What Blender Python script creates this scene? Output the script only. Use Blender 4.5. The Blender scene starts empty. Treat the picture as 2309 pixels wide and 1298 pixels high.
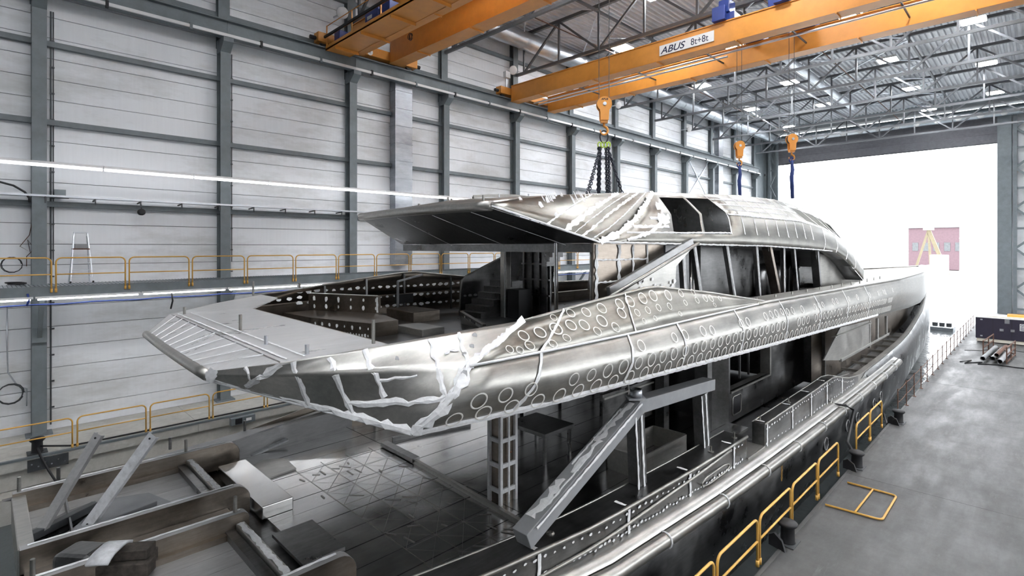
import bpy, bmesh, math, random
import numpy as np
from mathutils import Vector, Matrix

random.seed(7)
SC = bpy.context.scene
COL = SC.collection

# ------------------------------------------------------------------ camera
CAM_H = 6.64
cam_data = bpy.data.cameras.new('camera')
cam_data.sensor_width = 36.0
cam_data.lens = 1197.0 / 2309.0 * 36.0
cam_data.shift_y = -92.0 / 2309.0
cam_data.clip_start = 0.1
cam_data.clip_end = 2000
cam = bpy.data.objects.new('camera', cam_data)
cam.location = (0, 0, CAM_H)
cam.rotation_euler = (math.radians(90), 0, math.radians(45))
COL.objects.link(cam)
SC.camera = cam

# ------------------------------------------------------------------ world, exposure
world = bpy.data.worlds.new('world')
SC.world = world
world.use_nodes = True
bg = world.node_tree.nodes['Background']
bg.inputs['Color'].default_value = (0.93, 0.96, 1.0, 1)
bg.inputs['Strength'].default_value = 7.0
SC.view_settings.view_transform = 'Standard'
SC.view_settings.look = 'None'
SC.view_settings.exposure = 0.65
SC.view_settings.gamma = 1.0
SC.view_settings.use_curve_mapping = False
SC.cycles.use_denoising = True
SC.cycles.max_bounces = 8
SC.cycles.glossy_bounces = 5
SC.cycles.sample_clamp_indirect = 8.0
# light portals in the dock door and in the windows added to the unseen right wall: they only guide the daylight sampling
def portal(name, loc, rot, sx, sy):
    l = bpy.data.lights.new(name, 'AREA'); l.shape = 'RECTANGLE'; l.size = sx; l.size_y = sy; l.cycles.is_portal = True
    o = bpy.data.objects.new(name, l); o.location = loc; o.rotation_euler = rot; COL.objects.link(o)
portal('door_daylight', (-13.8, 73.9, 8), (math.radians(90), 0, math.radians(180)), 21.2, 18.5)
ADDED_WIN = [(13 + 11.5*k, 23.5 + 11.5*k) for k in range(5)]; WZ0, WZ1 = 5.0, 9.0  # unseen right wall windows, added to throw daylight on the left wall
for i, (a_, b_) in enumerate(ADDED_WIN):
    portal('window_daylight', (14.25, (a_ + b_)/2, (WZ0 + WZ1)/2), (math.radians(90), 0, math.radians(90)), b_ - a_, WZ1 - WZ0)
LAMP_POWER = 100.0      # emission of the roof lamps
TUBE_POWER = 3.0       # emission of the fluorescent tubes

# ------------------------------------------------------------------ picture helpers: a ray met with a real plane of the hall
S2 = math.sqrt(0.5)
def _uv(px, py):
    return (px - 1154.5) / 1197.0, (557.0 - py) / 1197.0
def _pt(d, u, v):
    return Vector((S2 * d * (u - 1), S2 * d * (u + 1), CAM_H + d * v))
def PX(px, py, X):
    u, v = _uv(px, py); return _pt(X / (S2 * (u - 1)), u, v)
def PY(px, py, Y):
    u, v = _uv(px, py); return _pt(Y / (S2 * (u + 1)), u, v)
def PZ(px, py, Z):
    u, v = _uv(px, py); return _pt((Z - CAM_H) / v, u, v)

# ------------------------------------------------------------------ object helpers
W = {}
def link(o, M=None, parent=None):
    COL.objects.link(o)
    M = M or Matrix.Identity(4)
    if parent is not None:
        o.parent = parent
        o.matrix_parent_inverse = W[parent].inverted()
    o.matrix_basis = M
    W[o] = M
    return o
def tag(o, label=None, cat=None, group=None, kind=None):
    if label: o['label'] = label
    if cat: o['category'] = cat
    if group: o['group'] = group
    if kind: o['kind'] = kind
    return o
def thing(name, loc, label, cat, group=None, kind=None):
    o = bpy.data.objects.new(name, None)
    o.empty_display_size = 0.2
    link(o, Matrix.Translation(Vector(loc)))
    return tag(o, label, cat, group, kind)
def smooth(me, on=True):
    me.polygons.foreach_set('use_smooth', [on] * len(me.polygons))
def mesh(name, verts, faces, mat, parent=None, sm=False, M=None):
    me = bpy.data.meshes.new(name)
    me.from_pydata([tuple(v) for v in verts], [], faces)
    if mat: me.materials.append(mat)
    if sm: smooth(me)
    me.update()
    return link(bpy.data.objects.new(name, me), M, parent)
def from_bm(name, bm, mat, parent=None, sm=False, M=None):
    me = bpy.data.meshes.new(name)
    bmesh.ops.recalc_face_normals(bm, faces=bm.faces)
    bm.to_mesh(me); bm.free()
    if mat: me.materials.append(mat)
    if sm: smooth(me)
    return link(bpy.data.objects.new(name, me), M, parent)
def inst(name, me, M, parent=None):
    return link(bpy.data.objects.new(name, me), M, parent)

class MB:
    """collects shapes of ONE part"""
    def __init__(s): s.v = []; s.f = []
    def add(s, v, f):
        n = len(s.v); s.v += [Vector(p) for p in v]; s.f += [[i + n for i in q] for q in f]; return s
    def box(s, x0, x1, y0, y1, z0, z1):
        v = [(x, y, z) for x in (x0, x1) for y in (y0, y1) for z in (z0, z1)]
        return s.add(v, [(0,1,3,2),(4,6,7,5),(0,4,5,1),(2,3,7,6),(0,2,6,4),(1,5,7,3)])
    def beam(s, p, q, w, h, up=(0,0,1)):
        p, q = Vector(p), Vector(q); M = beam_matrix(p, q, w, h, up)
        return s.add([M @ Vector(c) for c in UB_V], UB_F)
    def poly(s, pts, th=0.0, d=None):
        pts = [Vector(p) for p in pts]; n = len(pts)
        if not th: return s.add(pts, [list(range(n))])
        nn = Vector(d).normalized() if d else normal(pts)
        b = [p - nn * th for p in pts]
        return s.add(pts + b, [list(range(n)), list(range(2*n-1, n-1, -1))] + [(i, i+n, (i+1)%n+n, (i+1)%n) for i in range(n)])
    def tube(s, pts, r, n=8, closed=False, caps=True):
        pts = [Vector(p) for p in pts]; m = len(pts); rings = []
        prev = None
        for i, p in enumerate(pts):
            if closed: t = pts[(i+1) % m] - pts[i-1]
            else: t = pts[min(i+1, m-1)] - pts[max(i-1, 0)]
            t.normalize()
            if prev is None:
                a = Vector((0,0,1)) if abs(t.z) < .9 else Vector((1,0,0))
                prev = t.cross(a).normalized()
            prev = (prev - t * prev.dot(t)).normalized()
            b = t.cross(prev)
            rr = r[i] if isinstance(r, (list, tuple)) else r
            rings.append([p + (prev * math.cos(2*math.pi*k/n) + b * math.sin(2*math.pi*k/n)) * rr for k in range(n)])
        v = [c for g in rings for c in g]; f = []
        for i in range(m if closed else m-1):
            j = (i+1) % m
            for k in range(n): f.append((i*n+k, i*n+(k+1)%n, j*n+(k+1)%n, j*n+k))
        if caps and not closed: f += [list(range(n-1, -1, -1)), list(range((m-1)*n, m*n))]
        return s.add(v, f)
    def lathe(s, prof, c=(0,0,0), n=16, axis='Z'):
        v = []; f = []; m = len(prof); c = Vector(c)
        for r, z in prof:
            for k in range(n):
                a = 2*math.pi*k/n; x, y = r*math.cos(a), r*math.sin(a)
                v.append(c + Vector({'Z': (x,y,z), 'X': (z,x,y), 'Y': (y,z,x)}[axis]))
        for i in range(m-1):
            for k in range(n): f.append((i*n+k, i*n+(k+1)%n, (i+1)*n+(k+1)%n, (i+1)*n+k))
        f += [list(range(n-1,-1,-1)), list(range((m-1)*n, m*n))]
        return s.add(v, f)
    def grid(s, rows, skip=()):
        a = len(rows); b = len(rows[0])
        return s.add([p for r in rows for p in r],
            [(i*b+j, i*b+j+1, (i+1)*b+j+1, (i+1)*b+j) for i in range(a-1) for j in range(b-1) if (i, j) not in skip])
    def build(s, name, mat, parent=None, sm=False, M=None, bevel=0):
        o = mesh(name, s.v, s.f, mat, parent, sm, M)
        if bevel:
            m = o.modifiers.new('bevel', 'BEVEL'); m.width = bevel; m.segments = 2; m.limit_method = 'ANGLE'
        return o
def normal(pts):
    n = Vector((0,0,0))
    for i in range(len(pts)):
        a, b = pts[i], pts[(i+1) % len(pts)]
        n += Vector(((a.y-b.y)*(a.z+b.z), (a.z-b.z)*(a.x+b.x), (a.x-b.x)*(a.y+b.y)))
    return n.normalized()
UB_V = [(x, y, z) for x in (-.5,.5) for y in (0,1) for z in (-.5,.5)]
UB_F = [(0,1,3,2),(4,6,7,5),(0,4,5,1),(2,3,7,6),(0,2,6,4),(1,5,7,3)]
def beam_matrix(p, q, w, h, up=(0,0,1)):
    """unit beam runs along local y from p to q; w along local x, h along local z"""
    p, q = Vector(p), Vector(q); y = q - p; L = y.length; y.normalize()
    u = Vector(up)
    if abs(y.dot(u)) > .98: u = Vector((1,0,0))
    x = y.cross(u).normalized(); z = x.cross(y)
    return Matrix(((x.x*w, y.x*L, z.x*h, p.x), (x.y*w, y.y*L, z.y*h, p.y), (x.z*w, y.z*L, z.z*h, p.z), (0,0,0,1)))
_unit = {}
def unit_mesh(kind, mat):
    k = (kind, mat.name)
    if k not in _unit:
        me = bpy.data.meshes.new(kind)
        if kind == 'box': me.from_pydata(UB_V, [], UB_F)
        elif kind == 'round':
            n = 10; v = [(.5*math.cos(2*math.pi*i/n), y, .5*math.sin(2*math.pi*i/n)) for y in (0,1) for i in range(n)]
            me.from_pydata(v, [], [(i, i+n, (i+1)%n+n, (i+1)%n) for i in range(n)] + [list(range(n)), list(range(2*n-1, n-1, -1))])
            smooth(me)
        elif kind == 'ibeam':     # H section, flanges at local z = +-.5, web along z
            a, t = .5, .07; o = [(-a,-a),(a,-a),(a,-a+t),(t*.6,-a+t),(t*.6,a-t),(a,a-t),(a,a),(-a,a),(-a,a-t),(-t*.6,a-t),(-t*.6,-a+t),(-a,-a+t)]
            n = len(o); v = [(x, y, z) for y in (0,1) for x, z in o]
            me.from_pydata(v, [], [(i, i+n, (i+1)%n+n, (i+1)%n) for i in range(n)] + [[0,1,2,11],[2,3,10,11],[3,4,9,10],[4,5,8,9],[5,6,7,8]] + [[n+i for i in q[::-1]] for q in ([0,1,2,11],[2,3,10,11],[3,4,9,10],[4,5,8,9],[5,6,7,8])])
        me.materials.append(mat); me.update()
        _unit[k] = me
    return _unit[k]
def beam(name, p, q, w, h, mat, parent=None, kind='box', up=(0,0,1)):
    return inst(name, unit_mesh(kind, mat), beam_matrix(p, q, w, h, up), parent)
def box(name, x0, x1, y0, y1, z0, z1, mat, parent=None, bevel=0):
    c = Vector(((x0+x1)/2, (y0+y1)/2, z0))
    b = MB().box(x0-c.x, x1-c.x, y0-c.y, y1-c.y, 0, z1-z0)
    return b.build(name, mat, parent, M=Matrix.Translation(c), bevel=bevel)
def text_mesh(name, txt, size, mat, M, parent, shear=0.0, offset=0.0, ext=0.004, sx=1.0):
    cu = bpy.data.curves.new(name, 'FONT'); cu.body = txt; cu.size = size; cu.shear = shear; cu.offset = offset; cu.extrude = ext
    t = bpy.data.objects.new(name + '_tmp', cu); COL.objects.link(t)
    me = bpy.data.meshes.new_from_object(t.evaluated_get(bpy.context.evaluated_depsgraph_get()))
    bpy.data.objects.remove(t); bpy.data.curves.remove(cu)
    me.materials.clear(); me.materials.append(mat)
    return link(bpy.data.objects.new(name, me), M @ Matrix.Diagonal((sx,1,1,1)), parent)
ORD = ['first','second','third','fourth','fifth','sixth','seventh','eighth','ninth','tenth','eleventh','twelfth','thirteenth','fourteenth','fifteenth','sixteenth','seventeenth','eighteenth','nineteenth','twentieth','twenty-first','twenty-second','twenty-third','twenty-fourth','twenty-fifth','twenty-sixth','twenty-seventh','twenty-eighth','twenty-ninth','thirtieth']

# ------------------------------------------------------------------ materials
def nodes(name):
    m = bpy.data.materials.new(name); m.use_nodes = True
    nt = m.node_tree; return m, nt, nt.nodes['Principled BSDF']
def ramp(nt, src, stops):
    r = nt.nodes.new('ShaderNodeValToRGB')
    while len(r.color_ramp.elements) < len(stops): r.color_ramp.elements.new(.5)
    for e, (p, c) in zip(r.color_ramp.elements, stops):
        e.position = p; e.color = c if len(c) == 4 else (*c, 1)
    nt.links.new(src, r.inputs[0]); return r.outputs[0]
def noise(nt, scale, detail=4, rough=.6, stretch=None, coord='Object'):
    tc = nt.nodes.new('ShaderNodeTexCoord'); n = nt.nodes.new('ShaderNodeTexNoise')
    n.inputs['Scale'].default_value = scale; n.inputs['Detail'].default_value = detail; n.inputs['Roughness'].default_value = rough
    src = tc.outputs[coord]
    if coord == 'World':
        pass
    if stretch:
        mp = nt.nodes.new('ShaderNodeMapping'); mp.inputs['Scale'].default_value = stretch
        nt.links.new(src, mp.inputs[0]); src = mp.outputs[0]
    nt.links.new(src, n.inputs['Vector']); return n.outputs['Fac']
def wnoise(nt, scale, detail=4, rough=.6, stretch=(1,1,1)):
    g = nt.nodes.new('ShaderNodeNewGeometry'); mp = nt.nodes.new('ShaderNodeMapping'); mp.inputs['Scale'].default_value = stretch
    n = nt.nodes.new('ShaderNodeTexNoise'); n.inputs['Scale'].default_value = scale; n.inputs['Detail'].default_value = detail; n.inputs['Roughness'].default_value = rough
    nt.links.new(g.outputs['Position'], mp.inputs[0]); nt.links.new(mp.outputs[0], n.inputs['Vector']); return n.outputs['Fac']
def mix(nt, a, b, f, mode='MIX'):
    m = nt.nodes.new('ShaderNodeMix'); m.data_type = 'RGBA'; m.blend_type = mode
    for s, k in ((f, 0), (a, 6), (b, 7)):
        if isinstance(s, (int, float)): m.inputs[k].default_value = s
        elif isinstance(s, tuple): m.inputs[k].default_value = (*s, 1) if len(s) == 3 else s
        else: nt.links.new(s, m.inputs[k])
    return m.outputs[2]
def bump(nt, h, b, strength=.2, dist=.02):
    n = nt.nodes.new('ShaderNodeBump'); n.inputs['Strength'].default_value = strength; n.inputs['Distance'].default_value = dist
    nt.links.new(h, n.inputs['Height']); nt.links.new(n.outputs[0], b.inputs['Normal'])
def paint(name, col, rough=.5, metal=0, var=.12, scale=2.0, spec=.5):
    m, nt, b = nodes(name)
    n = wnoise(nt, scale, 5, .65)
    lo = tuple(c * (1 - var) for c in col); hi = tuple(min(1, c * (1 + var)) for c in col)
    nt.links.new(ramp(nt, n, [(.3, lo), (.7, hi)]), b.inputs['Base Color'])
    b.inputs['Roughness'].default_value = rough; b.inputs['Metallic'].default_value = metal
    b.inputs['Specular IOR Level'].default_value = spec
    return m
def emit(name, col, strength):
    m, nt, b = nodes(name)
    b.inputs['Base Color'].default_value = (*col, 1); b.inputs['Emission Color'].default_value = (*col, 1)
    b.inputs['Emission Strength'].default_value = strength
    return m
def alu(name, lo, hi, r0, r1, scale=1.2, stretch=(1,1,1), bumpy=.12, scratch=.5, metal=1.0):
    """raw plate: blotchy brightness, scratches, grinding haze"""
    m, nt, b = nodes(name)
    n1 = wnoise(nt, scale, 6, .65, stretch); n2 = wnoise(nt, scale * 14, 3, .7, (1, .12, 1)); n3 = wnoise(nt, scale * .35, 2, .5)
    c = ramp(nt, n1, [(.3, lo), (.7, hi)])
    c = mix(nt, c, ramp(nt, n2, [(.4, (.7,.7,.7)), (.62, (1,1,1))]), scratch, 'MULTIPLY')
    nt.links.new(c, b.inputs['Base Color'])
    b.inputs['Metallic'].default_value = metal
    r = ramp(nt, n1, [(.3, (r0,)*3), (.72, (r1,)*3)])
    nt.links.new(r, b.inputs['Roughness'])
    if bumpy: bump(nt, n3, b, bumpy, .06)
    return m
M = {}
M['panel'] = None
def mk_panel():
    m, nt, b = nodes('wall_panel_white')
    n = wnoise(nt, .5, 6, .7, (1, .35, 1.2)); n2 = wnoise(nt, 9, 2, .6, (1, 1, .05))
    c = ramp(nt, n, [(.27, (.58,.585,.575)), (.52, (.86,.88,.91))])
    c = mix(nt, c, ramp(nt, n2, [(.3, (.93,.93,.93)), (.7, (1,1,1))]), .5, 'MULTIPLY')
    nt.links.new(c, b.inputs['Base Color']); b.inputs['Roughness'].default_value = .45
    return m
M['panel'] = mk_panel()
M['steel'] = paint('grey_painted_steel', (.165,.19,.205), .5, 0, .14)
M['darksteel'] = paint('dark_steel', (.07,.075,.08), .5, .3, .2)
M['truss'] = paint('truss_grey_paint', (.11,.115,.125), .45, .2, .15)
M['galv'] = alu('galvanised_sheet', (.55,.58,.62), (.80,.83,.87), .28, .5, .8, bumpy=.03, scratch=.15)
M['galv_dull'] = alu('galvanised_duct_sheet', (.30,.32,.35), (.52,.55,.58), .3, .5, .8, stretch=(1,1,3), bumpy=.05, scratch=.2)
M['deck_roof'] = alu('roof_sheet', (.62,.63,.65), (.80,.81,.84), .35, .55, .6, bumpy=.0, scratch=.1, metal=.3)
M['orange'] = paint('crane_orange', (.68,.285,.05), .42, 0, .08)
M['orange_lt'] = M['orange']
M['yellow'] = paint('rail_yellow', (.72,.41,.09), .4, 0, .1)
M['blue'] = paint('motor_blue', (.015,.04,.22), .4, 0, .1)
M['white'] = paint('white_paint', (.8,.8,.8), .5, 0, .05)
M['black'] = paint('black_rubber', (.012,.012,.014), .6, 0, .3)
M['navy'] = paint('navy_ink', (.008,.012,.05), .5)
M['chain'] = paint('dark_chain_steel', (.03,.035,.05), .38, .7, .25, 8)
M['lime'] = paint('lime_shackle', (.42,.60,.05), .4)
M['strap'] = paint('blue_strap', (.02,.04,.16), .8)
M['rust'] = paint('rusty_steel', (.13,.07,.05), .8, .2, .4, 6)
M['concrete'] = None
def mk_concrete(name, lo, hi, r0, r1, sc=.6):
    m, nt, b = nodes(name)
    n = wnoise(nt, sc, 8, .7); n2 = wnoise(nt, sc * 7, 4, .7); n3 = wnoise(nt, sc * 1.4, 6, .75, (1.6, .35, 1))
    c = ramp(nt, n, [(.25, lo), (.72, hi)])
    c = mix(nt, c, ramp(nt, n2, [(.3, (.78,.77,.75)), (.65, (1,1,1))]), .7, 'MULTIPLY')
    c = mix(nt, c, tuple(min(1, h * 2.4) for h in hi), ramp(nt, n3, [(.58, (0,0,0)), (.75, (.6,.6,.6))]))
    nt.links.new(c, b.inputs['Base Color'])
    nt.links.new(ramp(nt, n3, [(.35, (r0,)*3), (.65, (r1,)*3)]), b.inputs['Roughness'])
    bump(nt, n2, b, .12, .01)
    return m
M['concrete'] = mk_concrete('quay_concrete', (.045,.046,.047), (.10,.101,.10), .42, .66)
M['concrete2'] = mk_concrete('quay_concrete_pale', (.40,.395,.37), (.58,.57,.53), .6, .8)
M['alu'] = alu('raw_aluminium_plate', (.36,.355,.335), (.54,.53,.50), .30, .46, 1.1, scratch=.4, metal=.85)
M['alu_pale'] = alu('pale_dull_aluminium', (.40,.40,.40), (.58,.58,.58), .35, .55, 1.3, stretch=(1,.3,1), scratch=.35, metal=.35)  # paler copy of the raw plate; missing reflected light is put into the colour
M['alu_white'] = alu('bright_ground_aluminium', (.58,.58,.58), (.78,.78,.79), .25, .5, 1.3, stretch=(1,.3,1), scratch=.3, metal=.45)  # paler copy of the plate; the wing deck's reflected sheen is in the colour
M['alu_roof'] = alu('olive_aluminium_plate', (.20,.195,.175), (.40,.39,.355), .28, .46, .9, scratch=.45, bumpy=.2)
M['alu_b'] = alu('polished_aluminium_plate', (.29,.285,.265), (.48,.47,.44), .30, .46, .9, scratch=.45, metal=.9)
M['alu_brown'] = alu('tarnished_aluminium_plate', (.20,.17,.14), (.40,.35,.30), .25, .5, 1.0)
M['alu_dark'] = alu('dull_dark_aluminium', (.14,.14,.14), (.33,.33,.33), .22, .5, .9)  # darker copy of raw plate; also holds the shade inside and under decks
M['alu_deck'] = alu('deck_aluminium', (.55,.55,.55), (.82,.82,.81), .12, .28, .7, bumpy=.08, scratch=.3)
M['hull'] = alu('hull_aluminium', (.10,.10,.105), (.27,.27,.27), .20, .5, .8)
M['weld'] = paint('ground_weld_white', (.86,.87,.88), .7, 0, .12, 14)
M['ring'] = paint('weld_ring_pale', (.9,.89,.85), .6, 0, .06, 10)
M['primer'] = paint('grey_primer', (.30,.31,.32), .6, .1, .1)
M['chrome'] = alu('bright_tube', (.7,.7,.7), (.9,.9,.9), .1, .2, 2, bumpy=0)
M['wood'] = paint('old_timber', (.06,.05,.042), .85, 0, .5, 9)
M['cloth_white'] = paint('chalky_white_board', (.62,.63,.65), .85, 0, .2, 9)
M['wall_dark'] = paint('unlit_back_wall', (.05,.052,.055), .6)  # dark of an unlit hall end put into the colour, for dark reflections
M['lamp'] = emit('lamp_diffuser', (.95,.97,1), LAMP_POWER)
M['tube_low'] = emit('walkway_tube', (.97,.98,1), 13.0)
M['tube'] = emit('fluorescent_tube', (.97,.98,1), TUBE_POWER)
M['curtain'] = paint('door_curtain_grey', (.13,.13,.15), .6, 0, .15, 3)
M['skin'] = paint('skin', (.42,.22,.15), .6, 0, .05)
M['shirt'] = paint('black_tshirt', (.01,.01,.012), .9)
M['jeans'] = paint('dark_blue_jeans', (.012,.018,.06), .9)
M['hair'] = paint('dark_hair', (.015,.01,.008), .7)
M['lino'] = paint('container_purple_grey', (.025,.022,.04), .45, 0, .1)
M['cream'] = paint('cream_paint', (.62,.60,.52), .6)
M['far_yellow'] = paint('weathered_crane_yellow', (.12,.10,.06), .7)  # yellow greyed in its colour, as seen through bright haze
M['redbrick'] = paint('faded_red_building', (.085,.052,.062), .8)  # red with the wash-out of bright haze mixed into the colour
def mk_water():
    m, nt, b = nodes('harbour_water')
    b.inputs['Base Color'].default_value = (.10,.115,.12,1); b.inputs['Roughness'].default_value = .06; b.inputs['IOR'].default_value = 1.33
    bump(nt, wnoise(nt, 1.2, 4, .6), b, .5, .12); return m
M['water'] = mk_water()
# =================================================================== THE HALL
COLY = [1.45 + 6.02 * k for k in range(-1, 12)]       # wall columns along the left side
YB, YD, XR = -27.0, 73.2, 14.0                         # back wall, door plane, right wall
ROOF = 20.95

# ---- quays
def quay(name, x0, x1, y0, y1, mat, joints=0):
    o = thing(name, ((x0+x1)/2, (y0+y1)/2, 0), None, None, kind='structure')
    n = max(1, joints)
    for i in range(n):
        a = y0 + (y1-y0)*i/n; b = y0 + (y1-y0)*(i+1)/n
        box('floor_slab', x0, x1, a + .006, b - .006, -.35, 0, mat, o)
    return o
f1 = quay('floor_right', -4.1, XR, YB, 78.0, M['concrete'], 7)
box('quay_wall', -4.02, XR, YB, 78.0, -6.0, -.35, M['concrete'], f1)
box('edge_strip', -4.12, -4.04, YB, 78.0, -.02, .008, M['concrete'], f1)
f2 = quay('floor_left', -25.6, -22.62, YB, 78.0, M['concrete2'], 16)
box('quay_wall', -25.6, -22.75, YB, 78.0, -.95, -.35, M['concrete2'], f2)
box('quay_ledge', -25.6, -22.1, YB, 78.0, -1.75, -.97, M['concrete2'], f2)
box('quay_footing', -25.6, -21.9, YB, 78.0, -6.0, -1.77, M['concrete2'], f2)
box('edge_strip', -22.72, -22.60, YB, 78.0, -.05, .015, M['steel'], f2)

# ---- left wall: sandwich panels, each laid between two columns
wl = thing('wall_left', (-25.6, 24, 0), None, None, kind='structure')
PH = .75
pan = bpy.data.meshes.new('wall_panel')
_b = MB().box(0, .07, .006, 6.014, .011, PH - .011)
pan.from_pydata([tuple(v) for v in _b.v], [], _b.f); pan.materials.append(M['panel'])
rest = MB()
for k, y in enumerate(COLY[:-1]):
    for r in range(28):
        if k < 10: inst('wall_panel', pan, Matrix.Translation((-25.62, y, r * PH)), wl)
        else: rest.box(-25.62, -25.55, y + .006, y + 6.014, r * PH + .006, (r+1) * PH - .006)
tag(rest.build('wall_panel_far', M['panel'], wl), kind='stuff')
box('wall_backing', -25.9, -25.62, YB, YD + .6, 0, ROOF, M['steel'], wl)
box('wall_panel_behind', -25.62, -25.55, YB, COLY[0], 0, ROOF, M['panel'], wl)
# girts between the columns
for k, y in enumerate(COLY[:-1]):
    for z in (8.2, 11.15, 13.98, 16.75, 19.3):
        beam('wall_girt', (-25.45, y, z), (-25.45, y + 6.02, z), .2, .19, M['steel'], wl)

# ---- columns
for i, y in enumerate(COLY):
    o = thing('steel_column', (-25.2, y, 0), 'grey steel wall column, %s along the white wall toward the dock door' % ORD[i], 'column', 'wall columns')
    beam('shaft', (-25.22, y, 0), (-25.22, y, 15.3), .40, .5, M['steel'], o, 'ibeam', up=(1,0,0))
    beam('upper_shaft', (-25.35, y, 15.3), (-25.35, y, ROOF), .45, .36, M['steel'], o, 'ibeam', up=(1,0,0))
    MB().poly([(-25.5, y-.2, 15.05), (-24.97, y-.2, 15.05), (-24.55, y-.2, 15.4), (-24.55, y-.2, 15.62), (-25.5, y-.2, 15.62)], .4, d=(0,-1,0)).build('corbel', M['steel'], o)
    MB().box(-25.45, -24.88, y-.36, y+.36, 0, .05).build('base_plate', M['steel'], o)
    c = MB(); c.tube([(-25.5, y + .34, .2), (-25.5, y + .34, 15.2)], .025, 6); c.tube([(-25.5, y + .41, 6), (-25.5, y + .41, 15.2)], .018, 6)
    for z in np.arange(.8, 15, .95): c.box(-25.54, -25.46, y + .31, y + .44, z, z + .05)
    c.build('conduit', M['darksteel'], o)

# ---- crane runway along the wall
rw = thing('crane_runway', (-24.75, 20, 15.62), 'dark steel crane runway beam with pale bottom strip along the white wall', 'crane rail')
for k in range(len(COLY) - 1):
    beam('runway_beam', (-24.78, COLY[k]+.005, 15.98), (-24.78, COLY[k+1]-.005, 15.98), .42, .72, M['steel'], rw, 'ibeam')
box('rail_head', -24.82, -24.74, COLY[0], COLY[-1], 16.34, 16.40, M['darksteel'], rw)
box('conductor_strip', -24.60, -24.52, COLY[0], COLY[-1], 15.60, 15.72, M['white'], rw)
for k in range(26):
    y = .5 + 2.75 * k
    box('strip_clip', -24.62, -24.49, y, y + .1, 15.52, 15.78, M['black'] if k % 2 else M['steel'], rw)

# ---- roof deck and trusses
ce = thing('ceiling', (-6, 24, ROOF), None, None, kind='structure')
ys = [YB] + [COLY[0] - 6.02*i for i in (3,2,1)] + COLY
ys = sorted(set([y for y in ys if y >= YB])) 
prof = []; x = -25.9; j = 0
while x < XR:
    prof += [(x, 0), (x + .12, 0), (x + .165, .13), (x + .285, .13)]; x += .33
for a, b in zip(ys[:-1], ys[1:]):
    m = MB(); m.grid([[(p, y, ROOF + z) for p, z in prof] for y in (a, b)])
    m.build('roof_sheet', M['deck_roof'], ce)
box('roof_top', -25.9, XR, YB, YD + .6, ROOF + .2, ROOF + .5, M['steel'], ce)

ZB, ZT = 18.2, 20.72
for i, y in enumerate(COLY[2:] ):
    t = thing('roof_truss', (-25, y, ZB), 'dark grey lattice roof truss, %s counted back from the dock door' % ORD[len(COLY[2:]) - 1 - i], 'roof truss', 'roof trusses')
    beam('bottom_chord', (-25.1, y, ZB), (XR, y, ZB), .17, .17, M['truss'], t)
    beam('top_chord', (-25.1, y, ZT), (XR, y, ZT), .2, .2, M['truss'], t)
    n = 13
    for k in range(n):
        x = -24.4 + 3.02 * k
        beam('vertical', (x, y, ZB), (x, y, ZT), .11, .11, M['truss'], t)
        if k < n - 1:
            if k % 2 == 0: beam('diagonal', (x, y, ZB), (x + 3.02, y, ZT), .12, .12, M['truss'], t)
            else: beam('diagonal', (x, y, ZT), (x + 3.02, y, ZB), .12, .12, M['truss'], t)
br = thing('trim_1', (-12, 45, ZT), None, None, kind='structure')
for k in range(3, 12):
    for x0 in (-24.4, -12.3, -.2):
        a, b = (x0, COLY[k], ZT - .18), (x0 + 6.04, COLY[k+1] if k + 1 < len(COLY) else COLY[k], ZT - .18)
        beam('wind_brace', a, b, .07, .07, M['galv'], br)
        beam('wind_brace', (a[0], b[1], a[2] - .08), (b[0], a[1], a[2] - .08), .07, .07, M['galv'], br)
for x in (-18.36, -6.28, 2.8):
    beam('tie_beam', (x, COLY[2], ZT - .32), (x, COLY[-1], ZT - .32), .14, .14, M['truss'], br)
for x in (-21.2, -10.8):
    beam('sprinkler_pipe', (x, 14, ZT - .55), (x, 72, ZT - .55), .07, .07, M['rust'], br, 'round')
# left wall cross bracing near the door
for z in (1.0, 6.2, 11.4):
    for s in (0, 1):
        beam('wall_brace', (-25.3, COLY[9] + .3, z + s*4.6), (-25.3, COLY[10] - .3, z + (1-s)*4.6), .1, .1, M['galv'], br)

# ---- dock door end
wf = thing('wall_front', (-12, YD, 0), None, None, kind='structure')
box('wall_panel', -25.6, XR, YD, YD + .4, 20.0, ROOF, M['panel'], wf)
box('wall_panel', -3.2, XR, YD, YD + .4, 0, 20.0, M['panel'], wf)
box('jamb', -3.25, -2.2, YD - .8, YD - .01, 0, 20.3, M['steel'], wf)
box('jamb', -25.6, -24.35, YD - .5, YD - .01, -1.5, 20.3, M['steel'], wf)
def lattice(x0, x1, y, parent):
    for x in (x0, x1): beam('lattice_chord', (x, y, 0), (x, y, 20.3), .28, .3, M['steel'], parent, up=(0,1,0))
    z = .5; k = 0
    while z < 19:
        a, b = (x0, x1) if k % 2 else (x1, x0)
        beam('lattice_diagonal', (a, y, z), (b, y, z + 2.0), .2, .12, M['steel'], parent, up=(0,1,0))
        if k % 2 == 0: beam('lattice_strut', (x0, y - .02, z), (x1, y - .02, z), .2, .12, M['steel'], parent, up=(0,1,0))
        z += 2.0; k += 1
lattice(-1.95, .2, YD - .6, wf)
lattice(-25.0, -24.1, YD - 1.0, wf)
dr = thing('door_1', (-13.7, YD, 17.2), None, None, kind='structure')
for i in range(3):
    for j in range(9):
        z = 17.25 + i * .92 + j * .1
        box('door_slat', -24.35, -3.25, YD - .42 + .16*i, YD - .3 + .16*i, z + .008, z + .094, M['curtain'], dr)
    box('door_bar', -24.35, -3.25, YD - .48 + .16*i, YD - .28 + .16*i, 17.16 + i*.92, 17.26 + i*.92, M['darksteel'], dr)

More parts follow.
